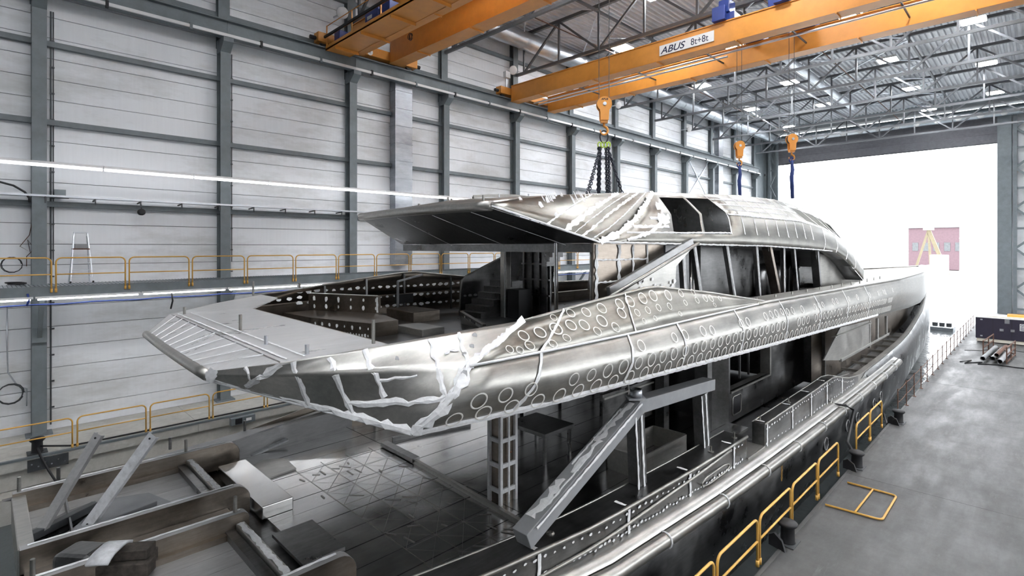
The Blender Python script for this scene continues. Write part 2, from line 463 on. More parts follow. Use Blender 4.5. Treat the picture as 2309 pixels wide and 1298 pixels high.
# ---- unseen sides of the hall, for the light
wr = thing('wall_right', (XR, 20, 0), None, None, kind='structure')
box('lower_wall', XR, XR + .3, YB, YD + .4, 0, WZ0, M['panel'], wr); box('upper_wall', XR, XR + .3, YB, YD + .4, WZ1, ROOF, M['panel'], wr)
box('pier', XR, XR + .3, YB, ADDED_WIN[0][0], WZ0, WZ1, M['panel'], wr)
for k, (a_, b_) in enumerate(ADDED_WIN):
    box('pier', XR, XR + .3, b_, ADDED_WIN[k+1][0] if k + 1 < len(ADDED_WIN) else YD + .4, WZ0, WZ1, M['panel'], wr)
    w = thing('window_%d' % (k + 1), (XR, (a_ + b_)/2, WZ0), None, None, kind='structure')  # added unseen opening that brightens the hall
    for t in range(5): box('window_bar', XR + .1, XR + .2, a_ + (b_ - a_ - .1)*t/4, a_ + (b_ - a_ - .1)*t/4 + .1, WZ0, WZ1, M['steel'], w)
    box('window_bar', XR + .1, XR + .2, a_, b_, 7.2, 7.3, M['steel'], w)
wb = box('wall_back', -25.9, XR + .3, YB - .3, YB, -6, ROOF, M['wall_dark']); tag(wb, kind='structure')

# ---- water in the dock and outside
wa = MB(); wa.poly([(-400, -27, -1.75), (400, -27, -1.75), (400, 700, -1.75), (-400, 700, -1.75)])
wa = wa.build('water', M['water']); tag(wa, 'still harbour water in the dock and beyond the open door', 'water', kind='stuff')

# ---- wall walkway
ww = thing('wall_walkway', (-24.5, 20, 5.0), 'grey steel gallery walkway bracketed to the white wall', 'walkway')
for k in range(24):
    y = -5 + 2.03*k
    box('grating', -25.5, -23.6, y + .01, y + 2.02, 5.26, 5.31, M['galv'], ww)
gb = MB()
for k in range(420): gb.box(-25.45, -23.62, -5 + .11*k, -4.985 + .11*k, 5.31, 5.325)
tag(gb.build('grating_bar', M['steel'], ww), kind='stuff')
beam('edge_beam', (-23.62, -5, 5.15), (-23.62, 44, 5.15), .12, .34, M['steel'], ww)
beam('back_beam', (-25.3, -5, 5.15), (-25.3, 44, 5.15), .12, .3, M['steel'], ww)
for y in COLY[:8]:
    beam('bracket', (-25.0, y, 5.05), (-23.65, y, 5.05), .14, .2, M['steel'], ww)
    beam('strut', (-24.9, y, 3.5), (-23.8, y, 4.95), .13, .13, M['steel'], ww)
    box('strut_plate', -24.9, -24.85, y - .2, y + .2, 3.3, 3.8, M['steel'], ww)
for k in range(17):
    y = -4.6 + 2.93 * k
    o = thing('tube_lamp', (-23.52, y, 4.9), 'slim white tube lamp under the walkway edge, %s along toward the dock door' % ORD[k], 'lamp', 'tube lamps under the walkway')
    box('housing', -23.56, -23.46, y, y + 2.88, 4.93, 5.0, M['white'], o)
    beam('tube', (-23.51, y + .06, 4.905), (-23.51, y + 2.82, 4.905), .05, .05, M['tube_low'], o, 'round')
cb = MB(); cb.tube([(-23.6, -5 + .7*k, 4.74 - .035*math.sin(k*1.1)**2) for k in range(66)], .03, 6)
tag(cb.build('cable', M['strap']), 'dark blue cable slung below the wall walkway', 'cable')

# ---- upper fluorescent row and cable tray
for k in range(12):
    y = .24 - 2.93 + 2.93 * k
    o = thing('fluorescent_lamp', (-24.35, y, 9.4), 'bright fluorescent lamp high on the wall, %s along toward the dock door' % ORD[k], 'lamp', 'fluorescent lamps on the wall')
    box('housing', -24.42, -24.28, y + .02, y + 2.91, 9.52, 9.60, M['white'], o)
    beam('tube', (-24.35, y + .03, 9.46), (-24.35, y + 2.90, 9.46), .085, .085, M['tube'], o, 'round')
    for yy in (y + .06, y + 2.8):
        beam('arm', (-25.5, yy, 9.62), (-24.35, yy, 9.58), .03, .03, M['steel'], o)
tr = thing('cable_tray', (-25.1, 10, 8.4), 'galvanised cable tray running along the white wall above the step ladder', 'cable tray')
box('tray', -25.3, -24.92, -5, 37, 8.43, 8.5, M['galv'], tr)
for k in range(30):
    y = -4 + 1.4*k
    beam('tray_bracket', (-25.5, y, 8.37), (-24.85, y, 8.40), .04, .05, M['darksteel'], tr)
    box('tray_hanger', -24.9, -24.86, y - .02, y + .02, 8.2, 8.43, M['darksteel'], tr)
ls = thing('wall_speaker', PX(319, 478, -24.85), 'small round black spotlight under the cable tray', 'spotlight')  # round black loudspeaker
p = PX(319, 478, -24.85)
MB().lathe([(.12, -.15), (.13, .05), (.11, .1), (.05, .1)], p, 14, 'X').build('can', M['black'], ls, True)
beam('arm', p, p + Vector((-.05, 0, .3)), .03, .03, M['black'], ls)
ob = thing('junction_box', PX(135, 440, -25.33), 'small grey junction box on the wall beside the cable tray', 'box')
p = PX(135, 440, -25.33); MB().box(p.x-.1, p.x+.1, p.y-.16, p.y+.16, p.z-.02, p.z+.2).build('case', M['steel'], ob)
MB().tube([p + Vector((.05, -.25, -.1)), p + Vector((.05, .25, -.1))], .02).build('bracket', M['darksteel'], ob)

# ---- ducts
def spiral(name, pts, r, label):
    o = thing(name, pts[0], label, 'duct')
    for a, b in zip(pts[:-1], pts[1:]):
        a, b = Vector(a), Vector(b); L = (b-a).length; n = int(L/.14)
        P = []; R = []
        for i in range(n + 1):
            t = i / n; P += [a.lerp(b, t), a.lerp(b, min(1, t + .3/n))]; R += [r, r + (.018 if i % 22 else .05)]
        MB().tube(P, R, 22).build('duct_pipe', M['galv'], o, True)
    return o
spiral('spiral_duct', [(-23.95, -6, 20.05), (-23.95, 71.2, 20.25)], .56, 'fat spiral ventilation duct under the roof along the white wall')
e = spiral('spiral_duct', [(-23.3, 71.6, 20.15), (12, 71.6, 20.15)], .5, 'fat spiral ventilation duct with round nozzles above the dock door')
for k in range(12):
    x = -21.6 + 1.72*k
    MB().lathe([(.10, -.62), (.27, -.66), (.30, -.72), (.12, -.78)], (x, 71.6, 19.85), 16, 'Y').build('nozzle', M['white'], e, True)
dd = thing('wall_duct', (-25.3, 16.5, 5.6), 'flat shiny rectangular duct running down the white wall behind the yacht', 'duct')
z = 5.65
for k in range(16):
    box('duct_section', -25.52, -24.98, 15.98, 17.08, z, min(z + .93, 20.5), M['galv_dull'], dd); box('duct_flange', -25.53, -24.95, 15.95, 17.11, z + .93, z + .96, M['galv_dull'], dd); z += .96
d2 = thing('wall_duct', (-25.3, 57.7, 3), 'slim bright rectangular duct on the wall near the dock door', 'duct')
z = 3
for k in range(9): box('duct_section', -25.5, -25.0, 56.9, 58.0, z, z + 1.93, M['galv_dull'], d2); z += 1.95
d3 = thing('roof_duct', (-13.2, 50, 20.3), 'long pale roof duct hung beneath the corrugated sheets mid-hall', 'duct')
for k in range(8): beam('duct_pipe', (-13.2, 38 + 2.8*k, 20.35), (-13.2, 40.78 + 2.8*k, 20.35), .6, .6, M['galv'], d3, 'round')
for k in range(4): beam('hanger', (-13.2, 39.5 + 5.6*k, 20.35), (-13.2, 39.5 + 5.6*k, 20.9), .05, .05, M['steel'], d3)

# ---- roof lamps: those in view, plus unseen ones added to light the hall
rows = [(-20.6, [31.5,43.5,54.5,65.5]), (-15.0, [15,26,37,47.9,57.7]), (-8.1, [-13,0,9,20.5,31,37,47.3,57.2,67]), (-3.0, [4,15,26,33,42.7,53.4,64]), (3.0, [-2,9,20,31,42,53]), (9, [-13,4,15,26,37,48])]
for ri, (x, yy) in enumerate(rows):
    for li, y in enumerate(reversed(yy)):
        o = thing('roof_lamp', (x, y, 20.4), 'flat roof lamp, %s from the dock door in the %s row from the wall' % (ORD[li], ORD[ri]), 'lamp', 'flat roof lamps')
        box('housing', x-.62, x+.62, y-.62, y+.62, 20.42, 20.56, M['white'], o)
        box('diffuser', x-.55, x+.55, y-.55, y+.55, 20.395, 20.42, M['lamp'], o)
        for s in (-.5, .5): beam('hanger', (x+s, y, 20.56), (x+s, y, 20.95), .025, .025, M['steel'], o)

# ---- round air nozzles on the columns
for k, (px, py, w) in enumerate(((772, 29, 'above the crane with the service platform'), (1157, 158, 'beside the lettered crane'), (1395, 237, 'behind the hook with chains'), (1555, 291, 'nearest the dock door'))):
    p = PX(px, py, -24.35)
    o = thing('air_nozzle', p, 'round white dish nozzle on a wall column %s' % w, 'air nozzle', 'wall dish nozzles')
    R = Matrix.Translation(p) @ Matrix.Rotation(math.radians(-18), 4, 'Z') @ Matrix.Rotation(math.radians(20), 4, 'Y')
    MB().lathe([(.06, -.5), (.1, -.12), (.26, -.05), (.29, 0), (.26, .03), (.05, .05)], (0,0,0), 20, 'X').build('dish', M['white'], o, True, M=R)
    beam('arm', p + Vector((-.9, 0, .05)), p + Vector((-.2, 0, .02)), .06, .06, M['galv'], o)

# ---- handrails
_rail = {}
def rail_meshes(L, H, r, mat):
    key = (round(L, 2), round(H, 2), r, mat.name)
    if key not in _rail:
        R = .16; pts = [(0, r, 0), (0, r, H - R)]
        for i in range(1, 6): a = math.pi/2*i/5; pts.append((0, r + R - R*math.cos(a), H - R + R*math.sin(a)))
        for i in range(0, 6): a = math.pi/2*i/5; pts.append((0, L - r - R + R*math.sin(a), H - R + R*math.cos(a)))
        pts.append((0, L - r, 0))
        fr = MB().tube(pts, r, 8); md = MB().tube([(0, r, H*.52), (0, L - r, H*.52)], r*.85, 8)
        f1 = MB().lathe([(r*1.45, 0), (r*1.45, .13)], (0, r, 0), 10); f2 = MB().lathe([(r*1.45, 0), (r*1.45, .13)], (0, L - r, 0), 10)
        out = []
        for n, b in (('frame', fr), ('mid_rail', md), ('foot_socket', f1), ('foot_socket', f2)):
            me = bpy.data.meshes.new(n); me.from_pydata([tuple(v) for v in b.v], [], b.f); me.materials.append(mat); smooth(me); out.append(me)
        _rail[key] = out
    return _rail[key]
def handrail(x, y0, z, label, group, L=1.96, H=1.0, r=.024, M4=None):
    o = thing('handrail', (x, y0, z), label, 'handrail', group)
    T = M4 or Matrix.Translation((x, y0, z)); W[o] = T; o.matrix_basis = T
    for n, me in zip(('frame', 'mid_rail', 'foot_socket', 'foot_socket'), rail_meshes(L, H, r, M['yellow'])): inst(n, me, T, o)
    return o
for k in range(19):
    handrail(-23.52, 1.76 + 2.03*(k-2), 5.12, 'yellow tube handrail on the wall walkway, %s along toward the dock door' % ORD[k], 'walkway handrails', H=1.16)
for k in range(9):
    handrail(-22.72, 2.24 + 2.04*(k-2), 0, 'yellow handrail on the quay below the walkway, %s along toward the dock door' % ORD[k], 'handrails on the wall side quay')
ry = [5.35, 7.4, 9.47, 11.52, 13.57, 15.62, 19.66, 21.6]
for k, y in enumerate(ry):
    handrail(-4.2, y, 0, 'yellow tube handrail at the bare concrete quay edge, %s along toward the dock door' % ORD[k], 'handrails on the open quay', H=1.0, r=.027, L=1.98 if k < 6 else 1.88)
a, b, c, d = [PZ(*q, .03) for q in ((1911,1087), (2022,1117), (1989,1172), (1861,1137))]
fl = thing('fallen_handrail', (a+b+c+d)/4, 'yellow handrail frame lying flat on the concrete quay floor', 'handrail')
def rounded(pts, R=.14, n=5):
    out = [pts[0]]
    for i in range(1, len(pts) - 1):
        p = pts[i]; u = (pts[i-1]-p).normalized(); w = (pts[i+1]-p).normalized(); s, e = p + u*R, p + w*R
        out += [s*(1-t)**2 + p*2*t*(1-t) + e*t*t for t in [j/n for j in range(n+1)]]
    return out + [pts[-1]]
MB().tube(rounded([a, b, c, d]), .027).build('frame', M['yellow'], fl, True)
MB().tube([a.lerp(b, .53), d.lerp(c, .53)], .024).build('mid_rail', M['yellow'], fl, True)
# rope posts farther along the quay
for k in range(18):
    y = 25.6 + 1.88*k
    o = thing('rope_post', (-4.05, y, 0), 'thin steel rope post at the quay edge, %s along toward the dock door' % ORD[k], 'post', 'rope posts')
    beam('post', (-4.05, y, 0), (-4.05, y, 1.05), .04, .04, M['rust'], o, 'round')
    box('foot', -4.12, -3.98, y-.07, y+.07, 0, .02, M['rust'], o)
    for z in (.5, .98):
        MB().tube([(-4.05, y, z), (-4.05, y+.6, z-.03), (-4.05, y+1.2, z-.03), (-4.05, y+1.79, z)], .014, 5).build('rope', M['rust'], o)
# =================================================================== BRIDGE CRANES
def girder(name, y0, y1, z0, z1, parent, x0=-24.3, x1=12.5):
    g = box(name, x0, x1, y0 + .03, y1 - .03, z0 + .05, z1 - .05, M['orange'], parent)
    box('bottom_flange', x0, x1, y0 - .02, y1 + .02, z0, z0 + .05, M['orange'], g)
    box('top_flange', x0, x1, y0 - .02, y1 + .02, z1 - .05, z1, M['orange'], g)
    for k in range(8): box('weld_stop', x0 + 2.5 + 4*k, x0 + 2.55 + 4*k, y0 - .02, y1 + .02, z0 - .06, z0, M['orange'], g)
    return g
def end_truck(y0, y1, parent):
    t = box('end_truck', -24.98, -24.5, y0, y1, 16.52, 16.98, M['orange'], parent, .02)
    for y in (y0 + .4, y1 - .4): MB().lathe([(.24, -.07), (.24, .07)], (-24.78, y, 16.65), 16, 'X').build('wheel', M['darksteel'], t)
    for y, s in ((y0, -1), (y1, 1)): MB().lathe([(.07, 0), (.1, .05), (.1, .3)] if s > 0 else [(.1, -.3), (.1, -.05), (.07, 0)], (-24.74, y, 16.7), 10, 'Y').build('buffer', M['black'], t)
    return t
c1 = thing('bridge_crane', (-24.7, 14, 16.41), 'orange bridge crane with railed service platform near the left corner', 'crane')
girder('main_girder', 15.2, 15.95, 16.3, 17.65, c1)
girder('platform_girder', 13.0, 13.6, 16.3, 17.65, c1)
end_truck(11.4, 17.1, c1)
pl = box('platform', -24.45, 12.5, 11.75, 13.0, 16.12, 16.2, M['orange'], c1)
for s in (11.75, 12.96): box('platform_edge', -24.45, 12.5, s, s + .04, 16.1, 16.34, M['orange'], pl)
for k in range(15): box('platform_rib', -23.6 + 2.4*k, -23.54 + 2.4*k, 11.78, 13.0, 15.98, 16.12, M['orange'], pl)
for k in range(15):
    x = -24.4 + 2.45*k; beam('guard_post', (x, 11.78, 16.2), (x, 11.78, 17.3), .05, .05, M['orange'], c1)
for z in (16.75, 17.28): beam('guard_rail', (-24.4, 11.78, z), (12, 11.78, z), .04, .04, M['orange'], c1, 'round')
beam('festoon_rail', (-24.4, 11.66, 16.72), (12, 11.66, 16.72), .08, .1, M['black'], c1)
for x, w in ((-24.1, .55), (-21.2, 1.1), (-20.0, .8)):
    box('motor_box', x, x + w, 12.0, 12.6, 16.22, 16.95, M['blue'], c1, .03)
box('name_plate', -21.0, -20.6, 11.99, 12.0, 16.6, 16.75, M['white'], c1)
pw = (-24.49, 14.15, 16.68)
MB().lathe([(.17, 0), (.17, .012)], pw, 20, 'X').build('number_disc', M['white'], c1)
text_mesh('number', '1', .24, M['black'], Matrix.Translation((-24.474, 14.09, 16.6)) @ Matrix.Rotation(math.pi/2, 4, 'Z') @ Matrix.Rotation(math.pi/2, 4, 'X'), c1)
def coil(c, r, n, wob, rad, mat, name, parent=None, plane='XZ', seed=1):
    rnd = random.Random(seed); pts = []
    for i in range(n*14):
        a = 2*math.pi*i/14; rr = r*(1 + wob*math.sin(i*.37 + seed)) ; e = .02*math.sin(i*.21)
        q = {'XZ': (rr*math.cos(a), e*2, rr*math.sin(a)), 'YZ': (e*2, rr*math.cos(a), rr*math.sin(a)), 'XY': (rr*math.cos(a), rr*math.sin(a), .02 + .012*(i/14) )}[plane]
        pts.append(Vector(c) + Vector(q))
    return MB().tube(pts, rad, 6).build(name, mat, parent, True)
coil((-19.6, 13.3, 15.85), .13, 3, .2, .014, M['black'], 'hanging_cable', c1)
def trolley(x, y0, y1, z, parent, w=1.3):
    t = box('trolley', x - w/2, x + w/2, y0, y1, z, z + .35, M['blue'], parent, .03)
    MB().lathe([(.32, -.8), (.32, .8)], (x, (y0+y1)/2, z + .55), 18, 'Y').build('drum', M['darksteel'], t)
    box('gear_motor', x - .25, x + .25, y0 - .1, y0 + .6, z + .35, z + .95, M['blue'], t, .03)
    return t
trolley(-9.85, 13.0, 15.95, 17.65, c1)

c2 = thing('bridge_crane', (-24.7, 26.4, 16.4), 'orange double girder bridge crane with white ABUS 8t+8t sign', 'crane')
ZG0, ZG1 = 16.06, 17.1
girder('front_girder', 24.3, 25.0, ZG0, ZG1, c2, -24.4)
girder('rear_girder', 27.9, 28.6, ZG0, ZG1, c2, -24.4)
end_truck(23.5, 29.4, c2)
beam('festoon_pipe', (-24.2, 26.3, 16.32), (12, 26.3, 16.32), .1, .1, M['galv'], c2, 'round')
beam('festoon_pipe', (-24.2, 26.75, 16.3), (-11.3, 26.75, 16.3), .1, .1, M['galv'], c2, 'round')
for k in range(8): beam('pipe_bracket', (-20 + 4*k, 25.0, 16.4), (-20 + 4*k, 27.9, 16.4), .06, .06, M['darksteel'], c2)
box('control_cabinet', -24.7, -24.45, 23.9, 24.3, 17.6, 18.0, M['white'], c2)
beam('cabinet_post', (-24.6, 24.1, 16.95), (-24.6, 24.1, 17.6), .06, .06, M['galv'], c2)
sg = box('sign_plate', -13.72, -10.9, 24.265, 24.32, 16.30, 16.80, M['white'], c2)
RXm = Matrix.Rotation(math.pi/2, 4, 'X')
text_mesh('lettering', 'ABUS', .46, M['navy'], Matrix.Translation((-13.64, 24.262, 16.38)) @ RXm, sg, .3, .006, .003, 1.13)
text_mesh('lettering', '8t+8t', .46, M['navy'], Matrix.Translation((-12.05, 24.262, 16.39)) @ RXm, sg, 0, 0, .003, .86)
t1 = trolley(-10.4, 24.3, 28.6, 17.1, c2, .9); t2 = trolley(-8.05, 24.3, 28.6, 17.1, c2, .9)
for x in (-10.6, -7.9): box('cooler', x - .3, x + .3, 24.05, 24.5, 17.1, 17.75, M['blue'], c2, .02)

def hook_block(p, ztop, label, gap):
    """cheek plates, sheave, swivel and hook; the flat side turned to the quay"""
    p = Vector(p); o = thing('hook_block', p + Vector((0,0,-.62)), label, 'crane hook', 'crane hooks')
    R = Matrix.Translation(p) @ Matrix.Rotation(math.radians(45), 4, 'Z')     # local y is the pin direction
    b = MB()
    for s in (-1, 1):
        pts = [(.24*math.cos(a), s*.1, .24*math.sin(a)) for a in [math.radians(t) for t in range(-50, 231, 14)]] 
        pts += [(-.15, s*.1, -.2), (-.13, s*.1, -.52), (.13, s*.1, -.52), (.15, s*.1, -.2)]
        b.poly(pts, .03, d=(0,1,0))
    b.build('cheek_plate', M['orange'], o, M=R)
    MB().lathe([(.21, -.05), (.16, -.02), (.16, .02), (.21, .05)], (0,0,0), 22, 'Y').build('sheave', M['darksteel'], o, M=R)
    MB().lathe([(.06, -.16), (.06, .15)], (0,0,0), 12, 'Y').build('pin', M['galv'], o, M=R)
    MB().box(-.11, .11, -.09, .09, -.6, -.46).build('swivel', M['orange'], o, M=R)
    hk = [(0,0,-.58), (0,0,-.7)] + [(.12*math.sin(a) , 0, -.84 + .13*math.cos(a)) for a in [math.radians(t) for t in range(20, 300, 20)]]
    MB().tube(hk, [.04]*3 + [.045 - .002*i for i in range(len(hk)-3)], 8).build('hook', M['rust'] if False else M['orange'], o, True, M=R)
    for s in (-1, 1):
        q = p + Vector((S2, S2, 0)) * (gap*s)
        beam('wire_rope', q, (q.x, q.y, ztop), .022, .022, M['darksteel'], o, 'round')
    return o
H1 = PY(1362, 236, 14.3)
hook_block(H1, 17.6, 'yellow crane hook block carrying dark chain slings above the yacht roof', .165)
H2 = PY(1667, 329, 26.4); H3 = PY(1785, 314, 26.4)
hook_block(H2, 17.1, 'yellow crane hook block with a long blue strap closer to the white wall', .12)
hook_block(H3, 17.1, 'yellow crane hook block with a pale strap in front of the dock door', .12)
text_mesh('lettering', 'ABUS', .09, M['black'], Matrix.Translation(H1) @ Matrix.Rotation(math.radians(45), 4, 'Z') @ Matrix.Translation((-.11, -.135, .12)) @ RXm, bpy.data.objects['hook_block'], .2, .003, .002)
for H, zb, lab in ((H2, 8.92, 'dark blue lifting strap hanging from a crane hook behind the yacht roof'), (H3, 8.88, 'faded blue lifting strap hanging from the hook before the dock door')):
    o = thing('lifting_strap', (H.x, H.y, zb), lab, 'strap')
    b = MB(); b.tube([H + Vector((0,0,-.92)), H + Vector((.03,.03,-1.4)), Vector((H.x, H.y, zb + 1)), Vector((H.x + .04, H.y, zb))], [.05,.085,.09,.08], 8); b.build('webbing', M['strap'], o, True)
    MB().tube([H + Vector((.1*math.cos(t)*S2, .1*math.cos(t)*S2, -.95 + .12*math.sin(t))) for t in np.linspace(0, 6.28, 14)[:-1]], .03, 6, True).build('eye', M['strap'], o, True)

# chain sling
_link = None
def chain(name, a, b, parent, mat, pitch=.1, r=.015, sag=0):
    a, b = Vector(a), Vector(b); L = (b-a).length; n = max(2, int(L/pitch)); m = MB()
    for i in range(n):
        t = (i + .5)/n; c = a.lerp(b, t) + Vector((0,0,-sag*4*t*(1-t)))
        ax = (b-a).normalized(); s = ax.cross(Vector((1,1,0)) if i % 2 else Vector((1,-1,.1))).normalized()
        m.tube([c + ax*(pitch*.68*math.cos(w)) + s*(pitch*.36*math.sin(w)) for w in [2*math.pi*k/8 for k in range(8)]], r, 5, True)
    return m.build(name, mat, parent, True)
rb = H1 + Vector((0, 0, -.98))
cs = thing('chain_sling', rb, 'dark four-leg chain sling with lime fittings hooked to the yacht roof', 'chain sling')
MB().tube([rb + Vector((S2*.13*math.sin(t), S2*.13*math.sin(t), .02 + .2*math.cos(t) - .08)) for t in np.linspace(0, 2*math.pi, 17)[:-1]], .022, 7, True).build('master_ring', M['black'], cs, True)
sh = MB()
for s in (-1, 1):
    for w in (-.05, .05):
        c = rb + Vector((S2*(.1*s + w), S2*(.1*s + w), -.32)); sh.tube([c + Vector((S2*.05*math.sin(t), S2*.05*math.sin(t), .09*math.cos(t))) for t in np.linspace(0, 6.28, 10)[:-1]], .022, 6, True)
sh.build('shortening_clutch', M['lime'], cs, True)
RT = 8.28
feet = [PX(1322, 441, -9.2), PX(1327, 440, -9.9), PX(1404, 437, -9.6), PX(1402, 438, -10.2)]
for i, f in enumerate(feet):
    s = -1 if i < 2 else 1
    chain('chain_leg', rb + Vector((S2*(.12*s), S2*(.12*s), -.4)), f, cs, M['chain'])
for s in (-1, 1):
    for j in range(9):
        ox, oy = random.uniform(-.06,.06), random.uniform(-.06,.06)
        a = rb + Vector((S2*.12*s + ox, S2*.12*s + oy, -.4))
        chain('chain_bight', a, a + Vector((S2*.035*s, S2*.035*s, -1.55 + random.uniform(-.2, .08))), cs, M['chain'], .08, .013)
# =================================================================== THE YACHT (raw aluminium, bow to the dock door)
V = Vector
def XC(y): return -11.1 + .0362 * (y - 3)
_AX = V((.0362, 1, 0)).normalized(); _A0 = V((XC(0), 0, 0))
def mir(p):
    q = V((p[0], p[1], 0)) - _A0; q = _AX*(2*q.dot(_AX)) - q + _A0; return V((q.x, q.y, p[2]))
def ip(y, Y, A): return float(np.interp(y, Y, A))
ya = thing('motor_yacht', (-10.5, 3, -1.75), 'bare aluminium motor yacht under construction afloat in the covered dock', 'yacht')
DK, UD = 1.0, 4.35       # main deck, upper deck

def plate(name, pts, mat, parent=None, th=.03, d=None):
    return MB().poly(pts, th, d).build(name, mat, parent or ya)
def shell(name, rows, mat, parent=None, skip=(), th=.03, sm=True):
    o = MB().grid(rows, skip).build(name, mat, parent or ya, sm)
    if th:
        s = o.modifiers.new('thickness', 'SOLIDIFY'); s.thickness = min(th, .014); s.offset = 0
    return o
def seam(name, pts, nrm, w, parent, mat=None, n=None, jag=.45, seed=0):
    """flat ground weld band following pts, ragged at its edges"""
    rnd = random.Random(seed + len(pts) * 13 + int(w * 1000)); pts = [V(p) for p in pts]
    L = sum((b-a).length for a, b in zip(pts[:-1], pts[1:])); n = n or max(4, int(L / .09)); P = []
    cum = [0]
    for a, b in zip(pts[:-1], pts[1:]): cum.append(cum[-1] + (b-a).length)
    for i in range(n + 1):
        t = L * i / n
        P.append(V([float(np.interp(t, cum, [p[k] for p in pts])) for k in range(3)]))
    rows = [[], [], []]
    for i, p in enumerate(P):
        t = (P[min(i+1, n)] - P[max(i-1, 0)]).normalized(); nn = V(nrm(p) if callable(nrm) else nrm).normalized(); s = t.cross(nn).normalized()
        a, b = w * (1 - jag + jag*rnd.random()*1.6) / 2, w * (1 - jag + jag*rnd.random()*1.6) / 2
        rows[0].append(p - s*a + nn*.02); rows[1].append(p + nn*.03); rows[2].append(p + s*b + nn*.02)
    return MB().grid(rows).build(name, mat or M['weld'], parent)
def dabs(name, pts, frame, parent, size=.09, seed=3, asp=1.8, mat=None):
    """grinding dabs, too small to pick apart"""
    rnd = random.Random(seed); m = MB(); ex, ez, nn = [V(q).normalized() for q in frame]
    for p in pts:
        k = 7; a0 = rnd.random()*6; s = size*(.7 + .6*rnd.random())
        m.poly([V(p) + nn*.02 + ex*(s*asp*math.cos(a0 + 2*math.pi*i/k)*(.6+.5*rnd.random())) + ez*(s*math.sin(a0 + 2*math.pi*i/k)*(.6+.5*rnd.random())) for i in range(k)])
    return tag(m.build(name, mat or M['weld'], parent), kind='stuff')

# ------------------------------------------------------------------ lower hull
HY = [1.0, 2.0, 5.5, 8, 11.8, 15, 20, 25, 30, 36, 43, 50, 56, 62, 68, 71.6]
HX = [-7.2, -6.9, -6.15, -5.75, -5.55, -5.47, -5.42, -5.42, -5.46, -5.6, -5.95, -6.4, -7.0, -7.6, -8.25, -8.62]
def hx(y): return ip(y, HY, HX)
TA_Y = [1.0, 5.5, 10, 14.2]; TA_Z = [1.45, 1.53, 1.6, 1.68]
TB_Y = [15.4, 22.2, 24, 26, 40, 50, 60, 71]; TB_Z = [1.72, 1.9, 1.5, 1.3, 1.4, 1.9, 2.3, 2.6]
def bz(y): return ip(y, TA_Y + TB_Y, TA_Z + TB_Z)
stn = list(np.arange(1.0, 34, 1.0)) + list(np.arange(34, 71.7, 2.0)) + [71.6]
def hull_rows(side):
    rows = [[] for _ in range(5)]
    for y in stn:
        x = hx(y); f = min(1, max(0, (y - 30) / 40)); c = XC(y)
        lv = [(x + .02, bz(y) - .05 if y > 26 else 1.02), (x + .30 - .25*f, .62 + 1.0*f), (x + .12, -.8), (x - .2 - .6*f, -1.9), (x - 1.6 - 1.2*f, -3.2)]
        for r, (a, z) in zip(rows, lv):
            a = min(a, c + 0) if False else a
            r.append(mir(V((a, y, z))) if side < 0 else V((a, y, z)))
    return rows
for s in (1, -1):
    o = shell('hull_side', hull_rows(s), M['hull'], th=.04)
plate('transom', [V((hx(1)+.3, 1, .62)), V((hx(1)-.2, .9, -1.9)), mir(V((hx(1)-.2, .9, -1.9))), mir(V((hx(1)+.3, 1, .62))), mir(V((hx(1), 1, 1.45))), V((hx(1), 1, 1.45))], M['hull'])
# rubbing strake: half round tube with a flat ledge over it
for s in (1, -1):
    pts = [V((hx(y) + .36, y, .83)) for y in np.arange(1, 33.6, 1.0)]
    led = [[V((hx(p.y) - .05, p.y, 1.10)) for p in pts], [p + V((-.06, 0, .15)) for p in pts]]
    if s < 0: pts = [mir(p) for p in pts]; led = [[mir(p) for p in r] for r in led]
    st = MB().tube(pts, .15, 12).build('rub_strake', M['alu_b'], ya, True)
    shell('strake_ledge', led, M['alu'], ya, th=.03)
    if s > 0:
        for k in range(11):
            y = 7.2 + 2.4*k; c = V((hx(y) + .36, y, .83))
            MB().tube([c + V((.158*math.cos(a), 0, .158*math.sin(a))) for a in np.linspace(-.9, 2.4, 9)], .02, 5).build('weld_band', M['weld'], st)
        for k in range(60):
            pass
# portholes
for px, py in ((1862, 1000), (1911, 959), (1934, 942), (1973, 910), (1989, 893)):
    p = PX(px, py, -5.18); x = hx(p.y) + .30 - (.62 - p.z)*.127 - .02
    MB().lathe([(.19, -.02), (.22, 0), (.22, .05), (.19, .06), (.17, .02), (.02, .01)], (x, p.y, p.z), 20, 'X').build('porthole', M['black'] , ya, True)
    MB().tube([V((x + .05, p.y + .21*math.cos(a), p.z + .21*math.sin(a))) for a in np.linspace(0, 6.28, 17)[:-1]], .016, 6, True).build('porthole_rim', M['alu_pale'], ya, True)

# ------------------------------------------------------------------ main deck bulwark
def bulwark(name, y0, y1, wid, side, mat, parent=None, low=1.02):
    ysb = list(np.linspace(y0, y1, max(3, int((y1-y0)/.9)))); rows = [[], [], [], [], []]
    for y in ysb:
        x, z = hx(y), bz(y)
        for r, (a, b) in zip(rows, ((x, low), (x, z), (x - wid, z), (x - wid, low - .3), (x, low - .3))):
            p = V((a, y, b)); r.append(mir(p) if side < 0 else p)
    m = MB().grid(rows)
    for e in (0, -1): m.poly([r[e] for r in rows])
    return m.build(name, mat, parent or ya)
bA = bulwark('bulwark', 2.2, 14.2, .62, 1, M['alu_dark'])
bB = bulwark('bulwark', 15.4, 25.8, .34, 1, M['alu_dark'])
bC = bulwark('bulwark', 25.8, 71, .22, 1, M['alu'])
bP = bulwark('bulwark', 2.2, 8.0, .55, -1, M['alu_pale'])
bQ = bulwark('bulwark', 8.0, 71, .3, -1, M['alu_dark'])
# notch between the two bulwarks
box('notch_sill', hx(14.8) - .5, hx(14.8) + .02, 14.2, 15.4, .7, 1.12, M['alu'], ya)
